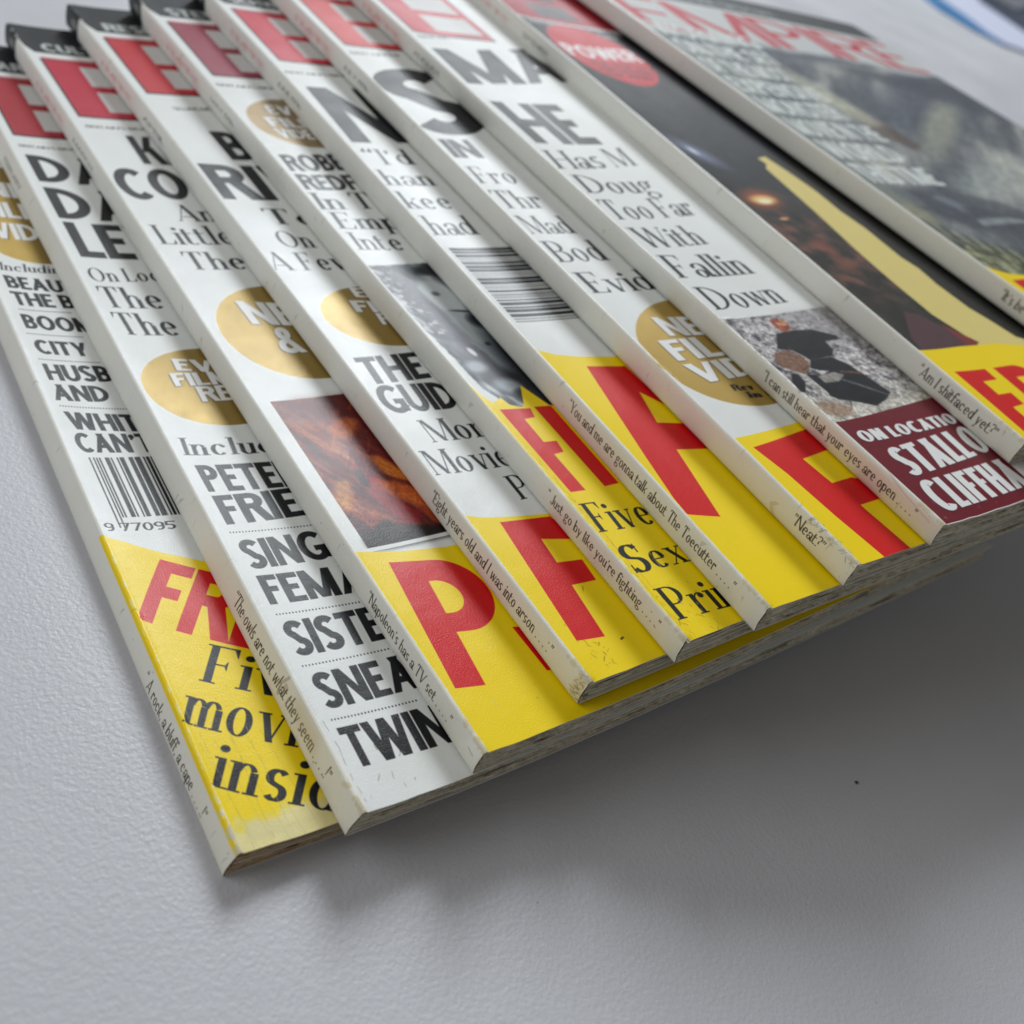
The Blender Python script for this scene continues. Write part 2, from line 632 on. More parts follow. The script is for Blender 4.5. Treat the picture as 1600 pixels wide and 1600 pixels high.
# lettering and flat shapes, in millimetres on each sheet (from the fold, from the foot)
TX = [
    (1, 'S', 'Including', 7, 4.0, 169.83, 13.08, -0.44, 0.95, 3.68, 'k', ''),
    (1, 'B', 'BEAUTY', 3, 4.06, 161.93, 10.4, -0.98, -0.16, 5.57, 'k', ''),
    (1, 'B', 'THE BEAST', 3, 3.94, 154.46, 10.23, -0.69, -0.29, 5.93, 'k', ''),
    (1, 'B', 'BOOMERANG', 3, 3.96, 144.66, 12.33, -1.07, -0.09, 5.93, 'k', ''),
    (1, 'B', 'CITY', 4, 4.27, 134.62, 12.51, -1.1, -0.36, 5.52, 'k', ''),
    (1, 'B', 'HUSBANDS', 3, 3.95, 124.49, 11.56, -0.79, -0.11, 6.15, 'k', ''),
    (1, 'B', 'AND', 3, 3.39, 117.1, 13.11, -1.03, -0.12, 5.93, 'k', ''),
    (1, 'B', 'WHITE', 3, 4.25, 107.02, 12.18, -1.55, -0.67, 6.11, 'k', ''),
    (1, 'B', "CAN'T", 3, 3.71, 99.28, 12.27, -1.07, 0.12, 6.43, 'k', ''),
    (1, 'B', '9 77095', 7, 1.54, 74.9, 15.63, -1.27, 0.37, 2.32, 'k', 'thin'),
    (1, 'B', 'FREE', 1, 0.17, 51.29, 6.35, -3.79, 10.36, 14.46, 'r', 'aff'),
    (1, 'S', 'Five', 2, 7.15, 34.96, 8.29, -4.61, 5.33, 7.76, 'k', 'aff'),
    (1, 'S', 'movies', 4, -0.33, 26.95, 19.47, -10.54, 3.67, 5.33, 'k', 'affx'),
    (1, 'S', 'inside', 4, -0.02, 13.54, 15.07, -8.45, 3.84, 5.18, 'k', 'affx'),
    (2, 'B', "BRITAIN'S BIGGEST", 13, 3.55, 226.95, 15.4, 0.09, 0.04, 1.5, 'k', 'thin'),
    (2, 'B', 'DAY', 1, 3.84, 207.59, 10.69, -0.16, 0.03, 15.0, 'k', ''),
    (2, 'B', 'DAN', 1, 3.84, 188.36, 10.96, -0.33, 0.08, 16.14, 'k', ''),
    (2, 'B', 'LEW', 1, 4.05, 169.59, 7.35, -0.37, 0.18, 17.06, 'k', ''),
    (2, 'S', 'On Loc', 2, 3.17, 158.38, 7.97, 0.14, -0.02, 6.07, 'k', ''),
    (2, 'S', 'The L', 3, 3.64, 147.12, 15.91, -0.76, -0.58, 9.12, 'k', ''),
    (2, 'S', 'The M', 3, 3.89, 135.82, 15.49, -1.0, -0.72, 9.23, 'k', ''),
    (2, 'B', 'EVER', 1, 12.78, 121.17, 3.77, -0.64, 0.44, 4.68, 'w', 'sh'),
    (2, 'B', 'FILM', 3, 10.28, 115.28, 8.95, -0.26, 0.18, 4.98, 'w', 'sh'),
    (2, 'B', 'RE', 1, 14.71, 109.13, 4.38, -0.17, 0.38, 5.73, 'w', 'sh'),
    (2, 'S', 'Including', 5, 2.7, 91.5, 17.75, -1.62, 1.49, 5.72, 'k', ''),
    (2, 'B', 'PETER', 4, 3.94, 79.57, 17.98, -1.38, 0.02, 8.48, 'k', ''),
    (2, 'B', 'FRIEND', 4, 4.01, 69.5, 18.94, -0.58, 0.08, 8.75, 'k', ''),
    (2, 'B', 'SINGLE', 4, 4.0, 56.6, 19.2, -0.63, 0.22, 8.16, 'k', ''),
    (2, 'B', 'FEMALE', 3, 4.08, 47.02, 16.55, -1.06, 0.29, 7.74, 'k', ''),
    (2, 'B', 'SISTER', 4, 3.78, 33.84, 16.62, -0.67, 0.69, 8.58, 'k', ''),
    (2, 'B', 'SNEAK', 3, 4.0, 21.24, 15.0, -0.59, 0.64, 8.21, 'k', ''),
    (2, 'B', 'TWIN', 3, 3.64, 8.41, 15.7, -0.73, 0.45, 8.6, 'k', ''),
    (3, 'B', "BRITAIN'S BIGGEST", 13, 3.75, 227.24, 16.57, 0.38, 0.14, 1.58, 'k', 'thin'),
    (3, 'B', 'KE', 1, 13.65, 207.19, 7.45, -0.31, 0.36, 16.66, 'k', ''),
    (3, 'B', 'COS', 2, 1.65, 186.98, 19.94, 0.84, 0.41, 16.57, 'k', ''),
    (3, 'S', 'An', 1, 12.34, 176.28, 6.42, -0.33, 0.31, 8.49, 'k', ''),
    (3, 'S', 'Little', 5, 3.1, 164.46, 16.23, -0.2, -0.29, 9.34, 'k', ''),
    (3, 'S', 'The', 2, 6.34, 152.58, 10.71, -0.29, 0.16, 8.4, 'k', ''),
    (3, 'B', 'NEW', 1, 12.84, 128.25, 7.23, -1.3, -0.99, 10.05, 'w', 'sh'),
    (3, 'B', '&', 1, 15.61, 115.47, 6.38, -0.09, 1.48, 10.72, 'w', 'sh'),
    (4, 'B', 'SELLING MOVIE', 9, 8.21, 223.79, 10.97, 0.51, 0.21, 2.05, 'k', 'thin'),
    (4, 'B', 'BE', 1, 13.82, 193.95, 8.4, -0.32, -0.36, 17.13, 'k', ''),
    (4, 'B', 'RIV', 1, 1.92, 172.22, 11.62, -0.68, 0.24, 19.24, 'k', ''),
    (4, 'S', 'To B', 1, 9.76, 159.48, 7.65, -0.86, 0.5, 8.06, 'k', ''),
    (4, 'S', 'On', 2, 7.77, 148.14, 9.86, -1.14, 0.43, 8.0, 'k', ''),
    (4, 'S', 'A Few', 1, 0.4, 137.6, 6.1, -0.46, 0.49, 8.33, 'k', ''),
    (4, 'B', 'EVER', 1, 17.13, 123.82, 3.59, -0.77, 0.25, 4.33, 'w', 'sh'),
    (4, 'B', 'FILM', 1, 14.01, 117.56, 4.2, -0.73, 0.63, 5.14, 'w', 'sh'),
    (4, 'B', 'REV', 1, 18.25, 111.53, 3.83, -0.61, 0.87, 4.88, 'w', 'sh'),
    (4, 'B', 'THE', 3, 2.64, 89.65, 17.12, -0.32, 1.45, 10.2, 'k', ''),
    (4, 'B', 'GUIDE', 2, 1.67, 79.19, 11.72, -1.03, 1.2, 9.95, 'k', ''),
    (4, 'S', 'More', 1, 6.86, 67.95, 6.84, -0.52, 0.0, 7.69, 'k', ''),
    (4, 'S', 'Movies', 4, 1.44, 58.08, 16.62, -1.32, 0.33, 7.92, 'k', ''),
    (4, 'S', 'Pl', 1, 16.66, 46.26, 4.54, -0.03, 0.26, 7.55, 'k', ''),
    (5, 'B', "BRITAIN'S BIGG", 10, 2.2, 226.84, 12.89, -0.18, 0.1, 1.71, 'k', 'thin'),
    (5, 'B', 'EV', 1, 11.21, 210.1, 3.2, -0.16, 0.53, 5.75, 'w', 'sh'),
    (5, 'B', 'FILM', 2, 8.34, 202.31, 5.85, -0.37, -0.77, 5.84, 'w', 'sh'),
    (5, 'B', 'VIDEO', 1, 8.16, 195.36, 3.48, -0.17, -0.56, 5.72, 'w', 'sh'),
    (5, 'B', 'ROBERT', 3, 2.26, 175.82, 14.48, 0.81, 0.46, 9.35, 'k', ''),
    (5, 'B', 'REDF', 3, 2.07, 165.8, 13.24, -0.18, 0.39, 8.46, 'k', ''),
    (5, 'S', 'In T', 2, 1.04, 155.43, 7.91, 0.14, 1.15, 8.69, 'k', ''),
    (5, 'S', 'Emp', 2, 1.96, 145.88, 12.73, -0.71, 1.16, 8.35, 'k', ''),
    (5, 'S', 'Inte', 3, 2.23, 135.7, 8.98, -0.71, 0.94, 8.32, 'k', ''),
    (5, 'S', 'Five', 3, 1.36, 29.7, 10.36, -1.08, 1.23, 8.44, 'k', ''),
    (5, 'S', 'Sex', 3, 1.11, 17.75, 14.65, -1.01, 0.83, 7.45, 'k', ''),
    (5, 'S', 'Print', 3, 2.17, 4.89, 11.87, -0.88, 0.12, 8.23, 'k', ''),
    (6, 'B', "BRITAIN'S BIG", 11, 1.86, 224.8, 17.22, 1.09, 0.16, 1.79, 'k', 'thin'),
    (6, 'B', 'NI', 1, 2.7, 181.79, 22.58, 1.74, 3.05, 34.77, 'k', ''),
    (6, 'S', '\u201cI\u2019d', 4, 1.78, 169.26, 15.56, 1.11, 1.09, 8.87, 'k', ''),
    (6, 'S', 'han', 3, 1.3, 157.71, 16.18, 0.79, 0.85, 8.44, 'k', ''),
    (6, 'S', 'kee', 3, 1.1, 145.73, 15.28, 0.39, 0.79, 8.7, 'k', ''),
    (6, 'S', 'had', 3, 1.8, 132.53, 14.48, 0.49, 0.92, 9.53, 'k', ''),
    (7, 'B', "BRITAIN'S B", 9, 2.68, 227.04, 15.71, 1.79, 0.02, 1.81, 'k', 'thin'),
    (7, 'B', 'S', 1, -1.38, 173.81, 27.93, 4.08, 5.87, 43.3, 'k', ''),
    (7, 'B', 'IN', 2, 2.01, 161.43, 10.41, 0.57, 0.76, 10.81, 'k', ''),
    (7, 'S', 'Fro', 3, 1.7, 147.32, 13.88, 0.55, 0.73, 9.17, 'k', ''),
    (7, 'S', 'Thr', 3, 1.19, 134.25, 15.09, 0.52, 0.48, 9.33, 'k', ''),
    (7, 'S', 'Mad', 1, 1.96, 121.62, 6.46, 0.04, -0.15, 8.82, 'k', ''),
    (7, 'S', 'Bod', 2, 1.67, 108.17, 11.39, 0.23, 0.06, 9.74, 'k', ''),
    (7, 'S', 'Evid', 3, 2.38, 94.31, 15.64, 0.08, -0.74, 9.06, 'k', ''),
    (7, 'B', 'NE', 1, 12.5, 75.38, 7.14, -0.7, -0.17, 7.81, 'w', 'sh'),
    (7, 'B', 'FILM', 2, 7.24, 66.02, 9.45, -0.08, -0.32, 8.05, 'w', 'sh'),
    (7, 'B', 'VID', 2, 7.45, 57.4, 11.81, 0.27, -0.42, 7.15, 'w', 'sh'),
    (7, 'B', 'Rev', 3, 14.66, 53.33, 6.5, -0.71, 0.66, 2.31, 'k', ''),
    (7, 'B', 'in 4', 3, 17.01, 50.25, 5.74, -0.63, 0.86, 2.25, 'k', ''),
    (8, 'B', "BRITAIN'S BIGGEST", 17, 3.37, 229.14, 32.13, 8.04, 0.11, 1.96, 'k', 'thin'),
    (8, 'B', 'MAN', 1, 2.48, 196.36, 25.32, 5.03, 1.78, 25.19, 'k', ''),
    (8, 'B', 'HE', 1, 3.65, 159.51, 14.65, 1.04, -0.83, 25.68, 'k', ''),
    (8, 'S', 'Has M', 3, 1.23, 144.3, 19.61, 2.75, 2.12, 10.66, 'k', ''),
    (8, 'S', 'Doug', 4, 2.24, 131.39, 27.9, 1.97, 1.13, 9.87, 'k', ''),
    (8, 'S', 'Too Far', 3, 1.42, 117.59, 16.32, 1.53, 1.26, 10.18, 'k', ''),
    (8, 'S', 'With', 4, 1.68, 103.76, 24.07, 2.02, 0.68, 9.68, 'k', ''),
    (8, 'S', 'Fallin', 6, 1.77, 89.91, 28.67, 1.04, 0.53, 10.31, 'k', ''),
    (8, 'S', 'Down', 4, 2.42, 76.0, 27.61, 1.45, 0.1, 9.69, 'k', ''),
    (8, 'B', 'ON LOCATION', 7, 3.24, 25.69, 26.85, -0.07, 0.14, 3.71, 'w', 'nar'),
    (8, 'B', 'STALLONE', 5, 6.19, 13.83, 27.39, 1.28, 1.19, 9.03, 'w', 'nar'),
    (8, 'B', 'CLIFFHAN', 6, 4.29, 3.03, 28.53, 0.29, 1.08, 9.2, 'w', 'nar'),
]
SPX = [
    (1, '\u201c A rock, a bluff, a cape . . . .!\u201d', 40.78, 9.81),
    (2, '\u201cThe owls are not what they seem . . . .!\u201d', 53.02, 9.47),
    (3, '\u201cNapoleon\u2019s has a TV set . . . .\u201d', 41.27, 9.29),
    (4, '\u201cEight years old and I was into arson . . . .\u201d', 55.47, 10.32),
    (5, '\u201c Just go by like you\u2019re fighting . . . .\u201d', 45.16, 6.45),
    (6, '\u201cYou and me are gonna talk about The Toecutter . . . .\u201d', 66.34, 8.2),
    (7, '\u201dNeat?\u201d', 16.84, 7.71),
    (8, '\u201cI can still hear that your eyes are open . . . .\u201d', 54.11, 5.91),
    (9, '\u201cAm I shitfaced yet?\u201d', 31.68, 6.38),
    (10, '\u201cIt\u2019s be', 68.25, 59.93),
]
PX = [
    (1, 'y', [(-1.04, 74.1), (4.8, 71.62), (11.27, 67.82), (15.45, 65.81), (20.75, 63.09), (31.02, 56.65)]),
    (3, 'y', [(0.79, 50.39), (10.63, 48.69), (21.84, 47.18), (28.5, 47.05)]),
    (4, 'y', [(0.12, 45.71), (5.56, 44.21), (11.76, 43.14), (21.43, 41.57)]),
    (5, 'y', [(-0.09, 79.44), (2.8, 72.4), (3.61, 72.32), (9.09, 70.72), (10.03, 70.77), (14.54, 77.84), (17.5, 69.87)]),
    (6, 'y', [(-0.06, 83.02), (5.59, 80.94), (11.56, 79.75), (20.01, 78.78)]),
    (7, 'y', [(1.4, 38.84), (12.7, 39.68), (31.01, 40.68)]),
    (9, 'y', [(-0.13, 35.01), (21.13, 36.38), (39.25, 36.31), (46.95, 32.71)]),
    (10, 'y', [(-0.39, 77.61), (19.5, 73.88)]),
    (3, 'r', [(22.67, 23.21), (28.24, 21.68), (28.72, 10.9), (23.23, 11.54)]),
    (4, 'r', [(7.61, 41.69), (20.17, 39.89), (22.49, 32.13), (13.85, 34.79), (13.1, 27.92), (19.29, 26.9), (18.63, 21.08), (12.34, 21.68), (10.59, 8.22), (3.95, 9.31)]),
    (5, 'r', [(2.74, 69.62), (10.51, 68.54), (9.65, 65.46), (6.73, 65.4), (6.49, 57.35), (9.83, 57.01), (9.2, 53.4), (6.39, 53.21), (6.37, 41.4), (2.67, 41.74)]),
    (5, 'r', [(11.76, 68.74), (16.3, 68.21), (15.69, 41.15), (11.64, 41.22)]),
    (6, 'r', [(10.65, 75.34), (21.58, 73.63), (19.78, 30.54), (8.57, 24.04), (0.35, 26.44)]),
    (6, 'r', [(10.65, 75.34), (21.58, 73.63), (25.72, 25.85), (8.58, 23.84), (0.35, 26.44), (3.7, 43.57)]),
    (6, 'yh', [(18.5, 64.21), (27.83, 50.37), (15.28, 53.49)]),
    (6, 'yh', [(13.54, 44.43), (26.45, 41.94), (26.6, 20.45), (8.58, 23.84)]),
    (7, 'r', [(3.48, 35.27), (21.31, 37.16), (31.8, 38.12), (33.19, 30.78), (22.79, 30.04), (13.79, 29.27), (14.89, 20.93), (21.91, 21.09), (31.93, 15.51), (23.65, 13.69), (16.35, 13.57), (17.59, -0.5), (18.07, -4.6), (7.04, -3.53), (8.57, -0.51), (6.72, 12.67), (5.44, 26.23)]),
    (9, 'r', [(5.85, 26.54), (20.27, 26.91), (13.51, 21.99), (12.05, 16.78), (18.8, 17.39), (17.62, 12.47), (10.77, 11.22), (9.83, -0.52), (-4.1, -2.3)]),
    (9, 'r', [(22.57, 26.43), (35.6, 27.02), (41.94, 20.55), (25.28, 9.53), (27.85, 19.5)]),
    (10, 'r', [(6.27, 70.42), (14.59, 71.01), (22.14, 65.98), (5.69, 56.97)]),
]

# ================================================================= the magazines: measured poses (millimetres)
L, WD = 297., 209.3
T0 = 6.61
LIFT = 13.144
#        x        y       turn     foot height lean  cover sag
POSE = [
    (-0.0, 0.0, 0.0, 0.0, 1.75, 1.37),
    (19.865, -2.995, 0.00905, 5.723, 1.803, 1.0),
    (43.831, -2.935, 0.02889, 12.134, -0.112, 0.9),
    (67.54, 0.177, 0.04299, 18.561, -0.163, 0.5),
    (86.995, -1.759, 0.04112, 25.799, -1.403, 0.5),
    (101.895, -4.491, 0.02293, 33.117, -1.144, 1.1),
    (122.625, -5.0, 0.02177, 39.482, -1.259, 0.9),
    (144.893, -5.904, 0.01627, 45.808, -2.603, 1.4),
    (183.648, 4.912, -0.02616, 51.301, -0.675, 1.4),
    (245.079, -12.534, 0.03235, 56.722, -0.264, 1.2),
]


def lift(x):
    x = np.maximum(x, 0)
    q = (x / 212.) ** 2
    return LIFT * 2 * q / (1 + q)


def place(i, u, v, z, du=0.):
    """sheet coordinates -> the world; z above the magazine's own underside"""
    x, y, th, z0, sl, sag = POSE[i - 1]
    c, s = math.cos(th), math.sin(th)
    us = u + du + .5 * (vnoise(v * 1., v * 0. + 7. * i, 11, 75., 1., 0, 2) - .5) if np.ndim(v) else u + du
    if i <= 3:      # the three oldest copies were trimmed a touch out of square at the far side
        v = v + (7.5, 6.5, 6.)[i - 1] * (np.maximum(u - 25, 0) / 184.) ** 1.35
    X = x + c * us - s * v
    Y = y + s * us + c * v
    Z = z0 + lift(x + c * u) + z
    return np.stack([X, Y, Z], -1) * MM


def top(i, u):
    u = np.maximum(u, 0)
    return T0 - POSE[i - 1][5] * (1 - np.exp(-u / 15.)) - .3 * (1 - np.exp(-u / 6.))


DROP = {4: .35, 5: .8, 6: .8, 3: .3, 7: .25, 8: .2}     # how far each underside settles into the copy below


# ---------------------------------------------------------------- materials
def mat(name):
    m = bpy.data.materials.new(name)
    m.use_nodes = True
    nt = m.node_tree
    return m, nt, nt.nodes['Principled BSDF']


def node(nt, kind, **kw):
    n = nt.nodes.new(kind)
    for k, v in kw.items():
        if k.startswith('i_'):
            n.inputs[int(k[2:]) if k[2:].isdigit() else k[2:]].default_value = v
        else:
            setattr(n, k, v)
    return n


def print_mat(name, im):
    m, nt, b = mat(name)
    ln = nt.links.new
    t = node(nt, 'ShaderNodeTexImage', image=im, interpolation='Cubic', extension='EXTEND')
    tc = node(nt, 'ShaderNodeTexCoord')
    ln(tc.outputs['UV'], t.inputs[0])
    # handling wear: faint grey smears and yellowing of the paper
    n1 = node(nt, 'ShaderNodeTexNoise', i_Scale=55., i_Detail=5., i_Roughness=.65)
    ln(tc.outputs['Object'], n1.inputs['Vector'])
    r1 = node(nt, 'ShaderNodeMapRange', i_1=.42, i_2=.78, i_3=0., i_4=.16)
    ln(n1.outputs[0], r1.inputs[0])
    mx = node(nt, 'ShaderNodeMixRGB', blend_type='MULTIPLY')
    mx.inputs[2].default_value = (.80, .76, .66, 1)
    ln(r1.outputs[0], mx.inputs[0])
    ln(t.outputs[0], mx.inputs[1])
    # the odd speck of dirt
    n2 = node(nt, 'ShaderNodeTexVoronoi', feature='DISTANCE_TO_EDGE' if False else 'F1', i_Scale=210.)
    ln(tc.outputs['Object'], n2.inputs['Vector'])
    r2 = node(nt, 'ShaderNodeMapRange', i_1=.035, i_2=.075, i_3=.55, i_4=0.)
    ln(n2.outputs['Distance'], r2.inputs[0])
    n3 = node(nt, 'ShaderNodeTexNoise', i_Scale=35., i_Detail=2.)
    ln(tc.outputs['Object'], n3.inputs['Vector'])
    r3 = node(nt, 'ShaderNodeMapRange', i_1=.66, i_2=.70, i_3=0., i_4=1.)
    ln(n3.outputs[0], r3.inputs[0])
    mu = node(nt, 'ShaderNodeMath', operation='MULTIPLY')
    ln(r2.outputs[0], mu.inputs[0])
    ln(r3.outputs[0], mu.inputs[1])
    mx2 = node(nt, 'ShaderNodeMixRGB', blend_type='MIX')
    mx2.inputs[2].default_value = (.16, .13, .09, 1)
    ln(mu.outputs[0], mx2.inputs[0])
    ln(mx.outputs[0], mx2.inputs[1])
    ln(mx2.outputs[0], b.inputs['Base Color'])
    inv = node(nt, 'ShaderNodeMath', operation='SUBTRACT', i_0=1.)
    ln(t.outputs[1], inv.inputs[1])
    ln(inv.outputs[0], b.inputs['Metallic'])
    rr = node(nt, 'ShaderNodeMapRange', i_1=.3, i_2=.75, i_3=.44, i_4=.58)
    ln(n1.outputs[0], rr.inputs[0])
    ln(rr.outputs[0], b.inputs['Roughness'])
    b.inputs['Specular IOR Level'].default_value = .20
    b.inputs['Coat Weight'].default_value = .20
    b.inputs['Coat Roughness'].default_value = .20
    b.inputs['Coat IOR'].default_value = 1.45
    # paper tooth + slow buckling
    g = node(nt, 'ShaderNodeTexNoise', i_Scale=3400., i_Detail=2.)
    ln(tc.outputs['Object'], g.inputs['Vector'])
    bu = node(nt, 'ShaderNodeBump', i_Strength=.5, i_Distance=.00009)
    ln(g.outputs[0], bu.inputs['Height'])
    g2 = node(nt, 'ShaderNodeTexNoise', i_Scale=70., i_Detail=3.)
    ln(tc.outputs['Object'], g2.inputs['Vector'])
    b2 = node(nt, 'ShaderNodeBump', i_Strength=.5, i_Distance=.0004)
    ln(g2.outputs[0], b2.inputs['Height'])
    ln(bu.outputs[0], b2.inputs['Normal'])
    ln(b2.outputs[0], b.inputs['Normal'])
    ln(b2.outputs[0], b.inputs['Coat Normal'])
    return m


def page_mat(name, a, b_, c):
    m, nt, b = mat(name)
    ln = nt.links.new
    tc = node(nt, 'ShaderNodeTexCoord')
    mp = node(nt, 'ShaderNodeMapping')
    mp.inputs['Scale'].default_value = (.035, 1., 1.)
    ln(tc.outputs['UV'], mp.inputs[0])
    n = node(nt, 'ShaderNodeTexNoise', i_Scale=3.2, i_Detail=6., i_Roughness=.75)
    ln(mp.outputs[0], n.inputs['Vector'])
    cr = node(nt, 'ShaderNodeValToRGB')
    e = cr.color_ramp
    e.elements[0].position, e.elements[0].color = .36, a + (1,)
    e.elements[1].position, e.elements[1].color = .60, c + (1,)
    q = e.elements.new(.45)
    q.color = b_ + (1,)
    ln(n.outputs[0], cr.inputs[0])
    m2 = node(nt, 'ShaderNodeMapping')
    m2.inputs['Scale'].default_value = (.05, 5., 1.)
    ln(tc.outputs['UV'], m2.inputs[0])
    n2 = node(nt, 'ShaderNodeTexNoise', i_Scale=7., i_Detail=3., i_Roughness=.6)
    ln(m2.outputs[0], n2.inputs['Vector'])
    f2 = node(nt, 'ShaderNodeMapRange', i_1=.35, i_2=.65, i_3=.62, i_4=1.25)
    ln(n2.outputs[0], f2.inputs[0])
    mul = node(nt, 'ShaderNodeMixRGB', blend_type='MULTIPLY')
    mul.inputs[0].default_value = 1.
    ln(cr.outputs[0], mul.inputs[1])
    ln(f2.outputs[0], mul.inputs[2])
    m3 = node(nt, 'ShaderNodeMapping')
    m3.inputs['Scale'].default_value = (.05, 1.1, 1.)
    m3.inputs['Location'].default_value = (3.7, 1.3, 0.)
    ln(tc.outputs['UV'], m3.inputs[0])
    n3 = node(nt, 'ShaderNodeTexNoise', i_Scale=1., i_Detail=1.)
    ln(m3.outputs[0], n3.inputs['Vector'])
    f3 = node(nt, 'ShaderNodeMapRange', i_1=.62, i_2=.70, i_3=0., i_4=.85)
    ln(n3.outputs[0], f3.inputs[0])
    bleed = node(nt, 'ShaderNodeMixRGB', blend_type='MIX')
    bleed.inputs[2].default_value = (.05, .03, .02, 1)
    ln(f3.outputs[0], bleed.inputs[0])
    ln(mul.outputs[0], bleed.inputs[1])
    ln(bleed.outputs[0], b.inputs['Base Color'])
    b.inputs['Roughness'].default_value = .8
    b.inputs['Specular IOR Level'].default_value = .25
    return m


def plain_mat(name, col, rough=.6):
    m, nt, b = mat(name)
    tc = node(nt, 'ShaderNodeTexCoord')
    n = node(nt, 'ShaderNodeTexNoise', i_Scale=300., i_Detail=4.)
    nt.links.new(tc.outputs['Object'], n.inputs['Vector'])
    r = node(nt, 'ShaderNodeMixRGB', blend_type='MIX')
    r.inputs[1].default_value = tuple(c * .86 for c in col) + (1,)
    r.inputs[2].default_value = tuple(min(c * 1.1, 1) for c in col) + (1,)
    nt.links.new(n.outputs[0], r.inputs[0])
    nt.links.new(r.outputs[0], b.inputs['Base Color'])
    b.inputs['Roughness'].default_value = rough
    return m


def mesh(name, V, F, m, parent=None, uv=None, smooth=True, label=None):
    me = bpy.data.meshes.new(name)
    me.from_pydata([tuple(v) for v in V], [], F)
    if uv is not None:
        ul = me.uv_layers.new(name='UVMap')
        idx = np.empty(len(me.loops), np.int32)
        me.loops.foreach_get('vertex_index', idx)
        ul.data.foreach_set('uv', np.asarray(uv, np.float32)[idx].ravel())
    me.materials.append(m)
    if smooth:
        me.polygons.foreach_set('use_smooth', [True] * len(me.polygons))
    me.update()
    o = bpy.data.objects.new(name, me)
    SC.collection.objects.link(o)
    if parent is not None:
        o.parent = parent
        o.matrix_parent_inverse = parent.matrix_world.inverted()
    if label:
        o['label'] = label
    return o


def gridf(nr, nc, off=0, flip=False):
    F = []
    for r in range(nr - 1):
        for c in range(nc - 1):
            a = off + r * nc + c
            q = (a, a + 1, a + nc + 1, a + nc)
            F.append(q[::-1] if flip else q)
    return F


def thing(name, loc, label, cat, group=None):
    o = bpy.data.objects.new(name, None)
    o.empty_display_size = .01
    SC.collection.objects.link(o)
    o.location = loc
    o['label'], o['category'] = label, cat
    if group:
        o['group'] = group
    bpy.context.view_layer.update()
    return o


RC = .75      # radius of the worn fold between spine and cover
PAGES = page_mat('trimmed_page_edges', (.34, .28, .20), (.70, .65, .53), (.86, .83, .73))
PAGES_TAN = page_mat('tan_page_edges', (.26, .15, .08), (.60, .42, .26), (.78, .66, .48))  # browner page edges for the lowest copy
RAW = plain_mat('torn_card_fibre', (.72, .68, .56), .85)
BACK = plain_mat('back_cover_card', (.70, .70, .66), .4)


def vrow():
    a = np.array([0, .5, 1.1, 2., 3.5, 6.])
    return np.concatenate([a, np.linspace(11, L - 6, 52), [L - 3.5, L - 2, L - 1.1, L - .5, L]])


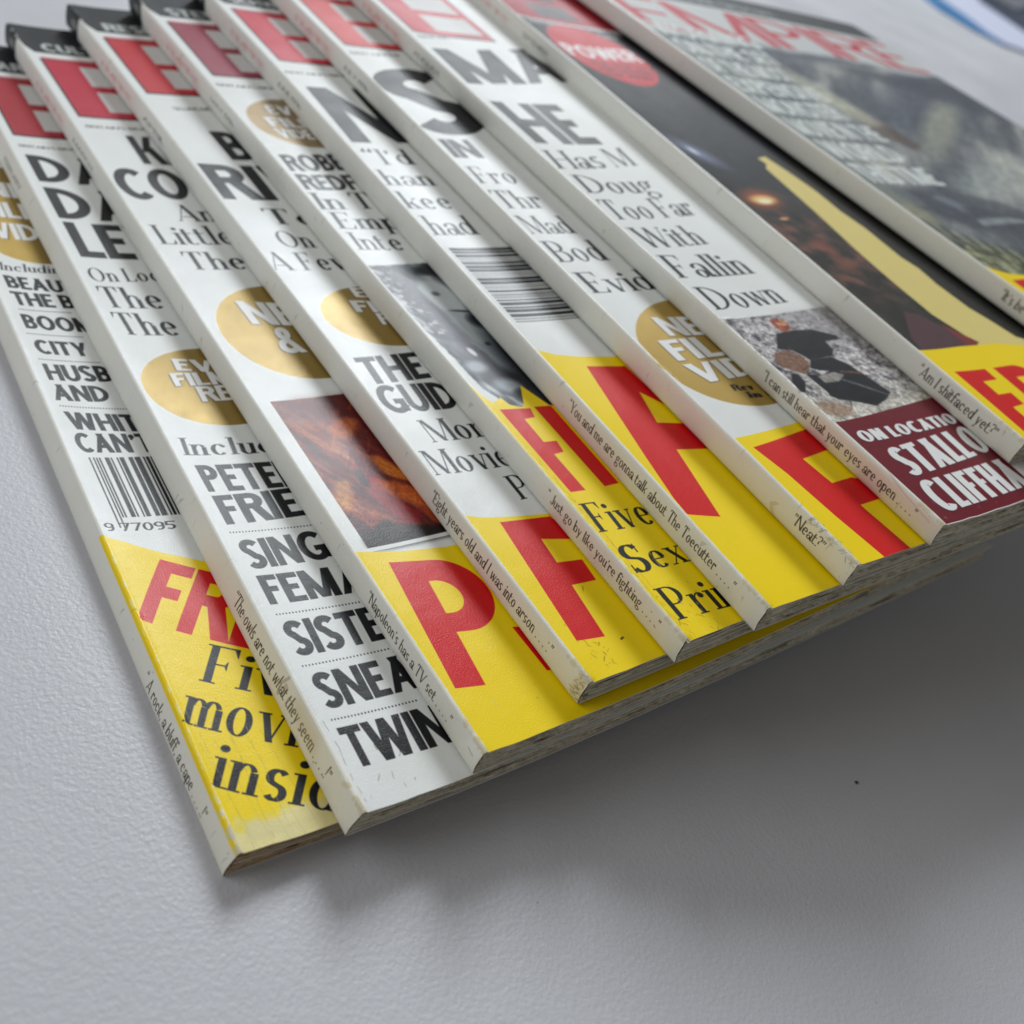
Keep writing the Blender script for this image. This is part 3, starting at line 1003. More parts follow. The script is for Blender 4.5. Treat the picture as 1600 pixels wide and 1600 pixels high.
def magazine(i, label, u_end):
    rng = np.random.RandomState(40 + i)
    x, y, th, z0, sl, sag = POSE[i - 1]
    root = thing('magazine', tuple(place(i, np.array(0.), np.array(0.), np.array(0.))), label, 'magazine',
                 'film magazines fanned out in an overlapping row on the white table')
    sh = cover_art(i, u_end)
    m = print_mat('printed_cover_%s' % WORD[i], sh.image('cover_print_%s' % WORD[i]))
    vs = vrow()
    nv = len(vs)
    U0, UW = sh.u0, sh.W / sh.ppm
    # small irregularities that belong to this copy
    wob = lambda u, v: .10 * (vnoise(u + 900, v + 900, 60 + i, 40, 60, 0, 2) - .5) * np.clip(u / 6., 0, 1) * 2
    nick = vnoise(vs * 0 + 5, vs + 400, 70 + i, 3, 7., 0, 3) - .5            # wear along the fold
    end_s = np.interp(vs, [0, 1.2, 3.5], [1, .45, 0]) * (.35 + .5 * rng.rand())  # bruised foot of the spine

    def uvof(tu, v):
        return np.stack([(tu - U0) / UW, v / sh.v1], -1)
    # ---- spine
    rows, tus = [], []
    prof = [(.45, .0, 0), (.12, .12, .1)] + [(None, w, w) for w in (.15, .3, .45, .6, .75, .88)]
    TT = T0 - RC
    for k, (du, wz, w) in enumerate(prof):
        dr = DROP.get(i, 0.)
        zz = wz * (TT + dr) - dr if du is None else (0. if k == 0 else .3) - dr
        if du is None:
            du = sl * zz / T0 - .22 * math.sin(math.pi * max(zz, 0) / TT)
        d = du + nick * .10 * (1 - abs(2 * w - 1)) + end_s * (.10 + .3 * w) * .6
        rows.append(place(i, np.full(nv, 0.), vs + end_s * .35 * (1 if w > .2 else .3) * (vs < 6), zz + end_s * .25 * 0, d))
        tus.append(np.full(nv, -T0 + zz * 1.0))
    a_mid = math.radians(50)
    for a in (0., math.radians(25), a_mid):
        du = sl * TT / T0 + RC * (1 - math.cos(a)) * 1.
        zz = TT + RC * math.sin(a)
        rows.append(place(i, np.full(nv, 0.), vs + end_s * .6 * (vs < 6), zz - end_s * .5 - np.abs(nick) * .12, du + end_s * .5 + nick * .15))
        tus.append(np.full(nv, -RC + RC * a / (math.pi / 2) * .9))
    V = np.concatenate(rows)
    tu = np.concatenate(tus)
    tv = np.tile(vs, len(rows))
    F = gridf(len(rows), nv)
    mesh('spine', V, F, m, root, uvof(tu, tv))
    # ---- front cover: a card sheet with its own thickness
    du0 = sl * TT / T0
    us = []
    rows, tus = [], []
    ends = (vnoise(np.linspace(0, 210, 64) + 50, np.zeros(64) + 3., 90 + i, 2.2, 2, 0, 3) - .5) * .5
    ucols = [None, None, None] + list(np.array([1.2, 2.2, 3.5, 5, 7, 9.5, 12.5, 16, 20, 25, 31, 38, 46, 56, 68, 82, 98, 116, 136, 156, 176, 194, WD]))
    for k, u in enumerate(ucols):
        if u is None:
            a = [a_mid, math.radians(70), math.radians(90)][k]
            du = du0 + RC * (1 - math.cos(a))
            zz = TT + RC * math.sin(a)
            uu = np.full(nv, 0.)
            P = place(i, uu, vs + end_s * .5 * (vs < 6), zz - end_s * .45 - np.abs(nick) * .10, du + end_s * .45 + nick * .12)
            tus.append(np.full(nv, -RC + RC * a / (math.pi / 2) * .9))
        else:
            uu = np.full(nv, u)
            e = np.interp(u, np.linspace(0, 210, 64), ends)
            vv = vs + np.where(vs < 1, e, 0.)
            zz = top(i, uu) + wob(uu, vs) - end_s * .4 * math.exp(-u / 1.5)
            P = place(i, uu, vv, zz, sl * math.exp(-u / 10.))
            tus.append(uu)
        rows.append(P)
    V = np.concatenate(rows)
    nc = len(rows)
    tu = np.concatenate(tus)
    tv = np.tile(vs, nc)
    V2 = V.copy()
    V2[:, 2] -= .24 * MM
    n = len(V)
    F = gridf(nc, nv) + gridf(nc, nv, n, True)
    k0 = len(F)
    q = 2 * n
    for c in range(nc - 1):
        a, b = q + c * nv, q + (c + 1) * nv
        F.append((a, b, b + n, a + n)[::-1])
        a, b = a + nv - 1, b + nv - 1
        F.append((a, b, b + n, a + n))
    for r in range(nv - 1):
        a = q + (nc - 1) * nv + r
        F.append((a, a + 1, a + 1 + n, a + n)[::-1])
    o = mesh('front_cover', np.concatenate([V, V2, V, V2]), F, m, root, np.concatenate([uvof(tu, tv)] * 4))
    me = o.data
    me.materials.append(RAW)
    for p in me.polygons[k0:]:
        p.material_index = 1
        p.use_smooth = False
    # ---- back cover
    ub = np.array([.5, 3, 10, 25, 45, 70, 100, 130, 160, 190, WD])
    vb = np.linspace(0, L, 14)
    uu, vv = np.meshgrid(ub, vb, indexing='ij')
    uu, vv = uu.ravel(), vv.ravel()
    Vb = place(i, uu, vv, np.zeros_like(uu) + .02 - DROP.get(i, 0.))
    Vt = place(i, uu, vv, np.zeros_like(uu) + .26 - DROP.get(i, 0.))
    nb, mb, n = len(ub), len(vb), len(uu)
    F = gridf(nb, mb, 0, True) + gridf(nb, mb, n)
    for c in range(nb - 1):
        a, b = c * mb, (c + 1) * mb
        F.append((a, b, b + n, a + n)[::-1])
        F.append((a + mb - 1, b + mb - 1, b + n + mb - 1, a + n + mb - 1))
    mesh('back_cover', np.concatenate([Vb, Vt]), F, BACK, root, smooth=False)
    # ---- page block: every few leaves a step of their own along the foot and the fore edge
    nl = 64
    up = np.concatenate([[.55, 1.0, 1.8, 3, 5, 8, 12], np.linspace(17, WD - 1.2, 44)])
    rows, uvs = [], []
    off = rng.rand(nl) ** 2 * .6 + .22
    off[rng.randint(0, nl, 5)] -= .4
    slow = [vnoise(up + 77 * k, up * 0 + k, 120 + i, 26, 1, 0, 2) for k in range(nl)]
    for k in range(nl):
        for e in (0., .9):
            w = (k + e) / nl
            zb, zt = .27 - DROP.get(i, 0.), top(i, up) - .25
            z = zb + (zt - zb) * w
            lean = sl * np.exp(-up / 10.) * w
            v0 = off[k] + .25 * slow[k]
            rows.append(place(i, up, v0, z, lean + .25 * math.sin(math.pi * w)))
            uvs.append(np.stack([up, np.full(len(up), w * 6.)], -1))
    nu = len(up)
    V = [np.concatenate(rows)]
    UV = [np.concatenate(uvs)]
    F = gridf(2 * nl, nu)
    n0 = len(V[0])
    # fore edge
    rows, uvs = [], []
    vf = np.linspace(.5, L - .5, 40)
    for k in range(nl):
        for e in (0., .9):
            w = (k + e) / nl
            zt = top(i, np.full(40, WD)) - .25
            rows.append(place(i, np.full(40, WD - 1.2 + off[k] * .6 + .4 * w), vf, .27 + (zt - .27) * w))
            uvs.append(np.stack([vf, np.full(40, w * 6.)], -1))
    V.append(np.concatenate(rows))
    UV.append(np.concatenate(uvs))
    F += gridf(2 * nl, 40, n0)
    n1 = n0 + len(V[1])
    # head
    rows, uvs = [], []
    for w in (0., 1.):
        rows.append(place(i, up, L - .5, .27 + (top(i, up) - .52) * w, sl * np.exp(-up / 10.) * w))
        uvs.append(np.stack([up, np.full(nu, w * 6.)], -1))
    V.append(np.concatenate(rows))
    UV.append(np.concatenate(uvs))
    F += gridf(2, nu, n1, True)
    mesh('page_block', np.concatenate(V), F, PAGES_TAN if i == 1 else PAGES, root, np.concatenate(UV), smooth=False)
    # ---- one stiffer insert that stands a little proud of the leaves
    for w, pr in INSERT[i]:
        rows = []
        uq = np.concatenate([[1.6, 3, 6, 10], np.linspace(15, WD - 6, 30)])
        for z_, v_ in ((0, 30.), (0, pr), (.16, pr), (.16, 30.)):
            rows.append(place(i, uq, v_ + 0 * uq, .27 + (top(i, uq) - .52) * w + z_, sl * np.exp(-uq / 10.) * w))
        mesh('insert_page', np.concatenate(rows), gridf(4, len(uq)), RAW, root, smooth=False)
    return root



# ================================================================= what is printed on each cover
def logo(s, red, full=False):
    s.rect(3.4, 233.6, 36.4, 272.6, srgb(40, 30, 36))
    s.rect(4.1, 234.6, 35.9, 271.9, red)
    s.rect(14.3, 255.2, 33.5, 268.6, srgb(212, 212, 210))
    s.rect(14.3, 238.2, 33.5, 251.3, srgb(212, 212, 210))
    s.rect(4.2, 272.6, 60, 273.6, srgb(224, 120, 130))
    # the strip at the head and the black cap on the spine
    s.rect(3.0, 276.6, 80, 297, srgb(30, 34, 38))
    s.rect(-8, 285., 3.0, 297, srgb(30, 34, 38))
    s.poly([(0, 285), (3, 285), (3.0, 276.8), (0, 283)], srgb(30, 34, 38))
    s.oval(-3.4, 289, 1.5, 2.4, srgb(120, 124, 124))


def spine_small(s, month):
    s.text('EMPIRE', 'L', 6, (-4.6, 262.), (0, -27), (1.9, 0), srgb(206, 120, 122), k=.55)
    s.text(month, 'L', len(month), (-4.4, 226.), (0, -17), (1.5, 0), srgb(70, 72, 76), k=.75)


def dots(s, a, b, n=28):
    for k in range(n):
        t = k / (n - 1)
        s.oval(a[0] + (b[0] - a[0]) * t, a[1] + (b[1] - a[1]) * t, .16, .20, INK)


def below(s, pts, col, u0=0.):
    """solid colour from a drawn upper edge down to the foot of the cover"""
    s.poly([(u0, -1)] + pts + [(pts[-1][0] + 60, pts[-1][1] - 8), (pts[-1][0] + 60, -1)], col)


def scuffs(s, seed, n, u0, u1, v0, v1, col=(238, 236, 228)):
    r = np.random.RandomState(seed)
    for _ in range(n):
        u, v = u0 + (u1 - u0) * r.rand(), v0 + (v1 - v0) * r.rand()
        s.oval(u, v, .05 + .12 * r.rand(), .15 + .9 * r.rand(), srgb(*col), ang=r.randint(-60, 60), k=.5 + .4 * r.rand())


def fold_wear(s, seed, k=1.):
    """ink rubbed off along the fold, more of it towards the foot"""
    r = np.random.RandomState(seed)
    for _ in range(int(230 * k)):
        v = 300 * r.rand() ** 1.6
        s.oval(.1 + .22 * r.randn(), v, .10 + .14 * r.rand(), .3 + 1.2 * r.rand(), srgb(236, 235, 228), k=.35 + .5 * r.rand())
    for _ in range(int(26 * k)):
        v = 8 * r.rand() ** 2
        s.oval(.3 * r.randn() - .2, v, .25 + .3 * r.rand(), .2 + .5 * r.rand(), srgb(214, 206, 176), k=.7)
    for _ in range(int(15 * k)):    # hairline creases across the spine
        v = 290 * r.rand()
        w = -6.2 + 5 * r.rand()
        s.poly([(w, v), (w + 1.5 + 2 * r.rand(), v + r.randn() * .6), (w + 1.8, v + .12), (w, v + .1)], srgb(176, 176, 168), k=.5)
    for _ in range(int(12 * k)):
        s.oval(-6.5 + 6 * r.rand(), 295 * r.rand() ** 1.5, .05 + .12 * r.rand(), .05 + .2 * r.rand(), srgb(110, 100, 84), k=.6)


def crack(s, seed, u, v0, v1, col, w=.09, k=.8):
    """a broken line that wanders along the fold"""
    r = np.random.RandomState(seed)
    v = v0
    while v < v1:
        dv = .5 + 1.2 * r.rand()
        n = u + .45 * (r.rand() - .5)
        if r.rand() > .25:
            s.poly([(u, v), (u + w, v), (n + w, v + dv), (n, v + dv)], srgb(*col), k=k * (.5 + .5 * r.rand()))
        u = n
        v += dv


def cover_art(i, u_end):
    s = Sheet(-8., u_end, 9.5 if i < 10 else 5.)
    if i <= 8:
        logo(s, srgb(*{1: (176, 40, 48), 2: (168, 32, 44), 3: (190, 24, 54), 4: (194, 24, 40), 5: (150, 40, 66), 6: (205, 34, 60),
                       7: (212, 48, 50), 8: (204, 52, 64)}[i]))
    if i == 1:
        s.oval(19, 199, 20.5, 25.5, GOLD, metal=.55, ang=-12)
        for t, v in (('NEW', 207.), ('FILMS', 196.), ('VIDEO', 185.)):
            s.text(t, 'B', len(t), (7 + (0 if t != 'NEW' else 3), v), (22, -1.), (0, 8.2), srgb(120, 96, 44))
            s.text(t, 'B', len(t), (6.6 + (0 if t != 'NEW' else 3), v + .4), (22, -1.), (0, 8.2), WHITE)
        for a, b in (((4.4, 152.6), (17., 151.7)), ((3.6, 142.5), (17, 141.4)), ((3.8, 132.4), (18, 131.)), ((3.9, 115.1), (19, 113.2))):
            dots(s, a, b, 24)
        r = np.random.RandomState(5)
        u = 5.1
        k = 0
        while u < 33:
            w = (.33, .33, .66, .99, 1.3)[r.randint(5)] if k > 2 else .33
            s.poly([(u, 97.4 - (u - 5) * .07), (u + w, 97.4 - (u - 5) * .07), (u + w, (75.6 if k < 2 else 78.6) - (u - 5) * .07),
                    (u, (75.6 if k < 2 else 78.6) - (u - 5) * .07)], INK)
            u += w + (.33, .33, .66, .66, 1.)[r.randint(5)]
            k += 1
        below(s, [(-1.05, 74.1), (4.7, 71.5), (11.2, 67.6), (15.3, 65.6), (20.6, 62.8), (30.9, 56.4)], YEL, -1.05)
        # the foot is rubbed nearly white
        s.photo(.3, 0, 40, 9.5, lambda u, v: ramp(vnoise(u, v, 8, 4, 2.2), [(.2, (222, 212, 164)), (.8, (238, 228, 170))]),
                lambda u, v: np.clip((7.0 - v + 4 * (vnoise(u, v, 9, 2.5, 2) - .5)) / 3.2, 0, .93))
        for k in range(5):
            uu = 4.2 + k * 3.1
            s.poly([(uu, 0), (uu + .12, 0), (uu - 2.2, 22), (uu - 2.35, 22)], srgb(196, 180, 110), k=.5)
    if i == 2:
        s.oval(20.3, 114.6, 18.6, 14.6, GOLD, metal=.42, ang=0)
        for a, b in (((3.8, 67.2), (22.5, 65.8)), ((4.3, 44.4), (23., 43.2)), ((3.9, 31.5), (23.2, 30.6)), ((3.9, 18.9), (22.5, 17.9))):
            dots(s, a, b, 26)
        scuffs(s, 3, 7, .5, 24, 0, 12, (150, 146, 132))
    if i == 3:
        s.oval(22.5, 124.4, 19.2, 19.6, GOLD, metal=.42)

        def fire(u, v):
            t = .62 * vnoise(u, v, 21, 3.2, 13, 28, 5) + .38 * vnoise(u, v, 22, 1.2, 6, 28, 4)
            g = ramp(t, [(.25, (34, 14, 12)), (.42, (96, 28, 26)), (.55, (140, 60, 36)), (.68, (184, 108, 60)), (.85, (216, 156, 100))])
            g = blob(g, u, v, 7, 94, 10, 4, (104, 62, 76), 0, 1.2, .6)
            g = blob(g, u, v, 5, 53, 2.5, 3.5, (36, 30, 36), 0, .8, .8)
            return g
        s.photo(4.15, 50.7, 40, 98.6, fire)
        s.soft([(9, 98), (30, 97), (30, 60), (24, 62), (19, 80), (12, 92)], (96, 26, 26), 2.4, .75)
        s.soft([(13.4, 87.8), (16.6, 90.0), (20.1, 90.3), (22.1, 88.9), (19.3, 84.8), (15.8, 83.2), (13.6, 84.1)], (196, 104, 48), 1., .85)
        s.soft([(15.5, 80.2), (16.6, 77.3), (16.9, 72.9), (17.0, 69.4), (16.8, 64.4), (19.4, 59.6), (22.7, 58.0), (17.9, 54.4), (14.3, 57.7),
                (12.4, 64.6), (12.9, 72.8)], (150, 22, 34), .9, .85)
        s.soft([(14.7, 81.2), (17.4, 83.5), (19.4, 81.6), (21.2, 78.4), (23.4, 74.5), (25., 70.), (25, 66), (22.4, 67.3), (21.4, 70.7), (19.9, 74.5),
                (18.9, 78.4), (17.4, 81)], (104, 20, 30), .7, .8)
        s.soft([(18.7, 76.8), (20.8, 76.4), (23.1, 72.5), (26.0, 68.8), (26.0, 65.8), (20.4, 67.3), (18.8, 71.6)], (222, 128, 42), .8, .9)
        s.soft([(16.1, 69.6), (19.5, 68.0), (23.2, 65.6), (26.5, 61.0), (25.6, 57.9), (20.6, 60.6), (18.1, 63.2), (16.5, 66.1)], (214, 104, 40), .8, .9)
        s.soft([(17.8, 70.2), (21, 67.4), (26, 64.2), (26, 65.4), (21.5, 68.6), (18, 71.4)], (92, 16, 22), .4, .75)
        s.soft([(15.4, 80.6), (16.2, 76.4), (16.2, 71), (14.9, 70.4), (14.2, 76), (14.2, 80)], (70, 14, 44), .6, .75)
        s.soft([(6.7, 70.7), (10.0, 70.9), (8.8, 66.2), (5.5, 61.3), (4.5, 62.2), (4.8, 67.0)], (206, 146, 70), .8, .75)
        s.soft([(6.7, 61.0), (10.0, 60.3), (14.5, 56.8), (18.2, 53.1), (14.9, 52.0), (9.9, 54.4), (8.5, 57.5)], (150, 60, 46), .8, .6)
        s.soft([(12.4, 73.3), (14.2, 73), (14.3, 69.1), (13.6, 66.8), (12.3, 68.6)], (42, 40, 34), .3, .9)
        s.soft([(11.9, 57.9), (14.3, 55.3), (24.8, 52.5), (25.1, 49.3), (9.8, 49.4), (4.2, 49.8), (4.2, 53.2), (8.1, 55.4)], (24, 18, 20), .8, .92)
        s.soft([(21, 60), (27, 57), (27, 52.5), (22.4, 54)], (170, 70, 34), .7, .8)
        for k in range(26):       # strands
            q = np.random.RandomState(700 + k)
            u_, v_ = 10 + 12 * q.rand(), 60 + 34 * q.rand()
            s.soft([(u_, v_), (u_ + 2.2, v_ + 3.4), (u_ + 2.4, v_ + 3.2), (u_ + .2, v_ - .2)], (226, 150, 84) if k % 2 else (60, 10, 16), .12, .4)
        s.grain(4.1, 50.6, 40, 98.7, .5, .22, 77)
        s.rect(0, 49.6, 40, 50.7, PAPER)
        below(s, [(0.2, 50.5), (10.2, 48.3), (21.3, 46.7), (27.8, 46.5)], YEL, .15)
        scuffs(s, 6, 14, .5, 20, 0, 40, (226, 214, 150))
    if i == 4:
        s.oval(20.6, 115.2, 16.6, 12.9, GOLD, metal=.42, ang=-6)
        below(s, [(0.2, 45.7), (5, 43.8), (10.9, 42.5), (20.2, 40.7)], YEL, .15)
        scuffs(s, 9, 50, 4, 9, 2, 16, (176, 150, 20))
        s.poly([(13.4, 6.2), (14.5, 6.5), (14.3, 6.9), (13.3, 6.6)], srgb(90, 74, 20))
        scuffs(s, 11, 3, 14, 15, 20, 26, (60, 52, 20))
    if i == 5:
        s.oval(18, 204.8, 15., 15., srgb(150, 128, 92), metal=.3)

        def face(u, v):
            t = vnoise(u, v, 31, 2.2, 7, 20, 5)
            g = ramp(t, [(.25, (16, 20, 28)), (.5, (70, 74, 84)), (.62, (120, 126, 132)), (.8, (196, 204, 206))])
            g = blob(g, u, v, 13.5, 113, 6, 9.5, (206, 214, 214), 8, .6, .95)
            g = blob(g, u, v, 14, 99, 5.6, 8, (188, 198, 200), 5, .6, .9)
            g = blob(g, u, v, 15, 88, 4.4, 6, (160, 172, 176), 0, .7, .9)
            g = blob(g, u, v, 12.6, 114.5, 1.1, 1., (96, 106, 114), 0, .8)
            g = blob(g, u, v, 15.5, 106.5, 3.4, .45, (50, 56, 66), -12, .6)
            g = blob(g, u, v, 18.5, 102, 3.5, 3, (24, 28, 38), -20, .7)
            g = blob(g, u, v, 14.6, 92.8, .8, .8, (40, 46, 56), 0, .6)
            g = blob(g, u, v, 7.6, 106, 2.4, 20, (72, 70, 82), 6, .8, .9)
            g = blob(g, u, v, 8.4, 84, 3.6, 10, (66, 66, 76), 12, .7, .9)
            g = blob(g, u, v, 19.5, 78, 5, 22, (22, 26, 34), 4, .7, .95)
            g = blob(g, u, v, 17, 124.8, 6, 2.2, (24, 30, 38), 0, .8)
            n = vnoise(u, v, 34, .8, 1.6, 30, 3)
            k = (np.clip((n - .56) / .06, 0, 1) * np.clip((7.5 - u) / 2, 0, 1) * (v > 96))[:, :, None]
            g = g * (1 - k * .8) + .8 * k * .84
            g = blob(g, u, v, 8.4, 90.5, .7, 1.8, (222, 226, 226), 10, .5)
            g = blob(g, u, v, 6.2, 85, 2.6, 2.2, (176, 186, 190), 0, .8, .9)
            g = blob(g, u, v, 10, 77, 3.4, 2.6, (170, 180, 186), -20, .8, .9)
            g = blob(g, u, v, 12.4, 72.6, 3.2, 2.8, (52, 54, 56), 0, .6)
            return g

        def edge(u, v):
            left = np.interp(v, [70, 78, 90, 106, 128.3], [5.2, 2.6, 2.1, .7, .3])
            n = vnoise(u, v, 33, 1.2, 2.2) - .5
            return np.clip((u - left + 1.1 * n) / .5, 0, 1) * (v < 128.2 + .5 * n)
        s.photo(-.5, 66, 40, 129, face, edge)
        s.poly([(-.2, -1), (-.2, 79.4), (2.45, 72.0), (5.5, 73.5), (6.2, 70.8), (8.6, 69.3), (9.6, 69.9), (13.2, 76.6), (16, 68.6), (22, 66),
                (60, 60), (60, -1)], YEL)
        for k in range(60):
            uu = .6 + 1.3 * np.random.RandomState(k).rand()
            s.oval(uu, 60 * np.random.RandomState(k + 99).rand(), .07, .5, srgb(206, 178, 60), k=.8)
        scuffs(s, 12, 26, 1, 12, 0, 14, (200, 160, 30))
    if i == 6:
        r = np.random.RandomState(9)
        v = 126.4
        while v > 93.5:
            w = (.33, .33, .66, .99, 1.3)[r.randint(5)]
            s.rect(2.4, v - w, 33, v, srgb(34, 36, 44))
            v -= w + (.33, .5, .66, .66, 1.)[r.randint(5)]
        below(s, [(0, 83.), (5.1, 80.5), (10.8, 79.1), (18.9, 77.9)], YEL, 0.)
    if i == 7:
        s.oval(23.4, 68.2, 24.2, 20.8, srgb(176, 146, 70), metal=.30, ang=20)
        below(s, [(.2, 38.7), (11.9, 39.3), (29.9, 40.2)], YEL, .2)
    if i == 8:
        def climb(u, v):
            t = .6 * vnoise(u, v, 41, 2.2, 1.6, -38, 5) + .4 * vnoise(u, v, 42, .7, .6, 0, 3)
            g = ramp(t, [(.28, (64, 62, 68)), (.45, (140, 136, 140)), (.56, (190, 186, 186)), (.75, (232, 230, 226))])
            dn = np.clip((46 - v - u * .05) / 8, 0, 1)[:, :, None]
            g = g * (1 - dn * .7) + dn * .7 * ramp(vnoise(u, v, 43, 3, 2, 20, 4), [(.3, (176, 170, 150)), (.6, (222, 218, 204))])
            g = blob(g, u, v, 36, 66, 13, 8, (150, 148, 150), -25, .9, .7)
            sp = (vnoise(u, v, 44, .5, .5, 0, 2) > .68)[:, :, None] * (g.mean(-1, keepdims=True) > .4)
            g = g * (1 - .3 * sp) + .3 * sp * .9
            return g * (.86 + .28 * vnoise(u, v, 46, 1.2, 1.2, 0, 3)[:, :, None])

        def cm(u, v):
            n = vnoise(u, v, 45, 1.1, 1.1) - .5
            return np.clip((u - .1 - np.interp(v, [34, 40, 73], [.2, .4, -.2]) + n * .8) / .4, 0, 1) * np.clip((v - 32.9 + n * 1.2) / .3, 0, 1) * np.clip((72. + u * .05 + n * .4 - v) / .3, 0, 1)
        s.photo(-.3, 30, 60, 77, climb, cm)
        dk = (12, 15, 20)
        s.soft([(20, 72), (52, 74), (52, 58), (40, 60), (30, 66)], (150, 146, 148), 2.5, .6)
        s.soft([(13.3, 65.3), (20.2, 66.0), (27.1, 65.5), (33.5, 62.2), (32.8, 60.6), (27.1, 60.5), (26.4, 56.9), (23.8, 55.0), (18.6, 54.6),
                (14.9, 54.6), (12.6, 58.7), (8.2, 59.7)], dk, .3, .97)
        s.soft([(14.9, 54.6), (22.8, 54.6), (25.7, 51.4), (27.0, 47.3), (29.1, 39.4), (25.1, 37.5), (19.5, 36.0), (14.9, 38.3), (9.8, 40.1),
                (7.9, 41.8), (7.3, 49.6), (9.9, 49.3), (13.8, 48.8), (17.1, 49.9), (14.0, 50.4), (11.9, 51.7)], (14, 18, 26), .25, .97)
        s.soft([(4.0, 50.4), (5.6, 49.8), (5.4, 47.2), (2.1, 43.5), (-0.3, 43.6), (0.2, 46.1)], dk, .25, .95)
        s.soft([(5.9, 58.2), (10.8, 58.9), (13.7, 55.8), (12.9, 52.7), (8.2, 49.5), (6.5, 50.7), (3.7, 52.5), (2.6, 54.7)], (126, 90, 70), .35, .92)
        s.soft([(15.8, 70.9), (19.4, 71.4), (21.3, 69.1), (20.3, 66.9), (17.5, 65.5), (15.7, 66.2), (15.3, 68.3)], (150, 60, 40), .25, .8)
        s.soft([(17.2, 69.8), (20.3, 69.0), (20.0, 67.9), (17, 68.6)], (232, 168, 110), .15, .8)
        s.soft([(11.2, 48.6), (17.9, 49.3), (20.5, 47.8), (16.2, 45.8), (11.3, 46.0)], (170, 164, 156), .35, .85)
        s.soft([(7.3, 49.9), (8.2, 49.6), (8.8, 43), (8.2, 41), (7.6, 44)], (214, 212, 204), .2, .9)
        s.soft([(20.3, 49.5), (27.5, 47.8), (26.9, 46.8), (23.8, 47.9), (19.9, 48.7)], (120, 84, 66), .15, .8)
        s.soft([(17, 47.5), (22, 44), (28, 38.6), (27.6, 38.4), (21.4, 43.2), (16.6, 46.8)], (150, 154, 160), .1, .6)
        s.soft([(1.0, 39.6), (6.8, 39.5), (11.2, 36.8), (9.3, 34.7), (3.8, 34.5), (-0.1, 36.8)], (152, 120, 96), .7, .7)
        s.soft([(19.2, 71.0), (21.4, 70.2), (21.2, 68.4), (19.4, 68.8)], (196, 140, 108), .15, .9)
        for k in range(46):      # folds of the jacket, straps, chips of rock
            q = np.random.RandomState(800 + k)
            u_, v_ = (8 + 20 * q.rand(), 38 + 28 * q.rand()) if k < 30 else (1 + 40 * q.rand(), 34 + 36 * q.rand())
            a_, l_ = q.rand() * 3.1, .8 + 2.2 * q.rand()
            du_, dv_ = l_ * math.cos(a_), l_ * math.sin(a_)
            s.soft([(u_, v_), (u_ + du_, v_ + dv_), (u_ + du_ + .2, v_ + dv_ - .25), (u_ + .1, v_ - .3)],
                   ((64, 72, 88), (8, 10, 14), (120, 92, 74), (96, 100, 108))[k % 4], .08, .6)
        s.grain(-.3, 32.9, 60, 73, .6, .30, 78)
        s.poly([(.35, .2), (.35, 32.8), (18, 33.9), (36, 34.9), (62, 36), (62, .2)], srgb(112, 20, 36))
        scuffs(s, 14, 16, 1, 30, 1, 12, (190, 150, 150))
    if i == 9:
        def night(u, v):
            t = vnoise(u, v, 51, 9, 12, 20, 4)
            g = ramp(t, [(.2, (16, 22, 30)), (.8, (34, 38, 46))])
            k = np.clip((122 - v) / 30, 0, 1)[:, :, None]
            g = g * (1 - k) + k * ramp(vnoise(u, v, 52, 5, 4, -25, 5), [(.3, (32, 32, 30)), (.55, (74, 58, 52)), (.7, (120, 76, 64)), (.85, (92, 70, 66))])
            k = np.clip((66 - v) / 14, 0, 1)[:, :, None]
            g = g * (1 - k) + k * ramp(vnoise(u, v, 53, 9, 8, 0, 3), [(.3, (34, 36, 32)), (.8, (58, 58, 52))])
            g = blob(g, u, v, 8.5, 136.5, 4.5, 9, (128, 138, 168), 35, 1.3, .9)
            g = blob(g, u, v, 7.6, 137, 1.3, 2.4, (214, 222, 236), 20, 1.)
            g = blob(g, u, v, 12.5, 109, 9, 5, (168, 78, 38), 20, 1.1, .95)
            g = blob(g, u, v, 13, 108.6, 6, 2.4, (244, 206, 130), 12, .8)
            g = blob(g, u, v, 13, 107.8, 3, 1.2, (255, 246, 214), 10, .8)
            g = blob(g, u, v, 12, 98, 2.4, .7, (220, 160, 110), 10, .6)
            g = blob(g, u, v, 15, 84, 4, 4, (140, 74, 62), 0, 1., .7)
            g = blob(g, u, v, 15, 75, 4, 5, (150, 84, 60), 0, 1., .5)
            return g
        s.photo(.2, -1, 75, 300, night)
        s.rect(.2, 234, 75, 272, srgb(170, 30, 44))
        s.rect(14.3, 255, 33, 268, srgb(60, 50, 56))
        s.rect(14.3, 238, 33, 251, srgb(90, 84, 88))
        s.rect(.2, 232.6, 60, 234.4, srgb(206, 208, 208))
        s.text("BRITAIN'S BIGGEST SELLING", 'B', 25, (4, 229.4), (44, 1), (0, 2.6), srgb(176, 176, 178))
        s.text('MOVIE MAGAZINE', 'B', 14, (10, 225), (34, 1), (0, 2.8), srgb(176, 176, 178))
        s.oval(22.5, 208.5, 19.5, 24, srgb(204, 30, 46))
        s.text('POWER', 'B', 5, (5, 203.), (36, 3.5), (0, 10.), WHITE)
        for k in range(3):
            s.text(('THE TOP STARS', 'AND MOVERS', 'OF 1993')[k], 'B', 8, (10 + k, 198 - k * 4.), (22, 1), (0, 2.4), srgb(90, 20, 30))
        s.poly([(33.8, 129.4), (36.8, 132.4), (36.2, 136.2), (41, 137.6), (47, 128), (49, 108), (51, 60), (60, 30), (60, 20), (30, 20), (28.6, 40),
                (25.6, 50), (26.2, 66), (27.3, 79), (31, 104)], srgb(226, 208, 128))
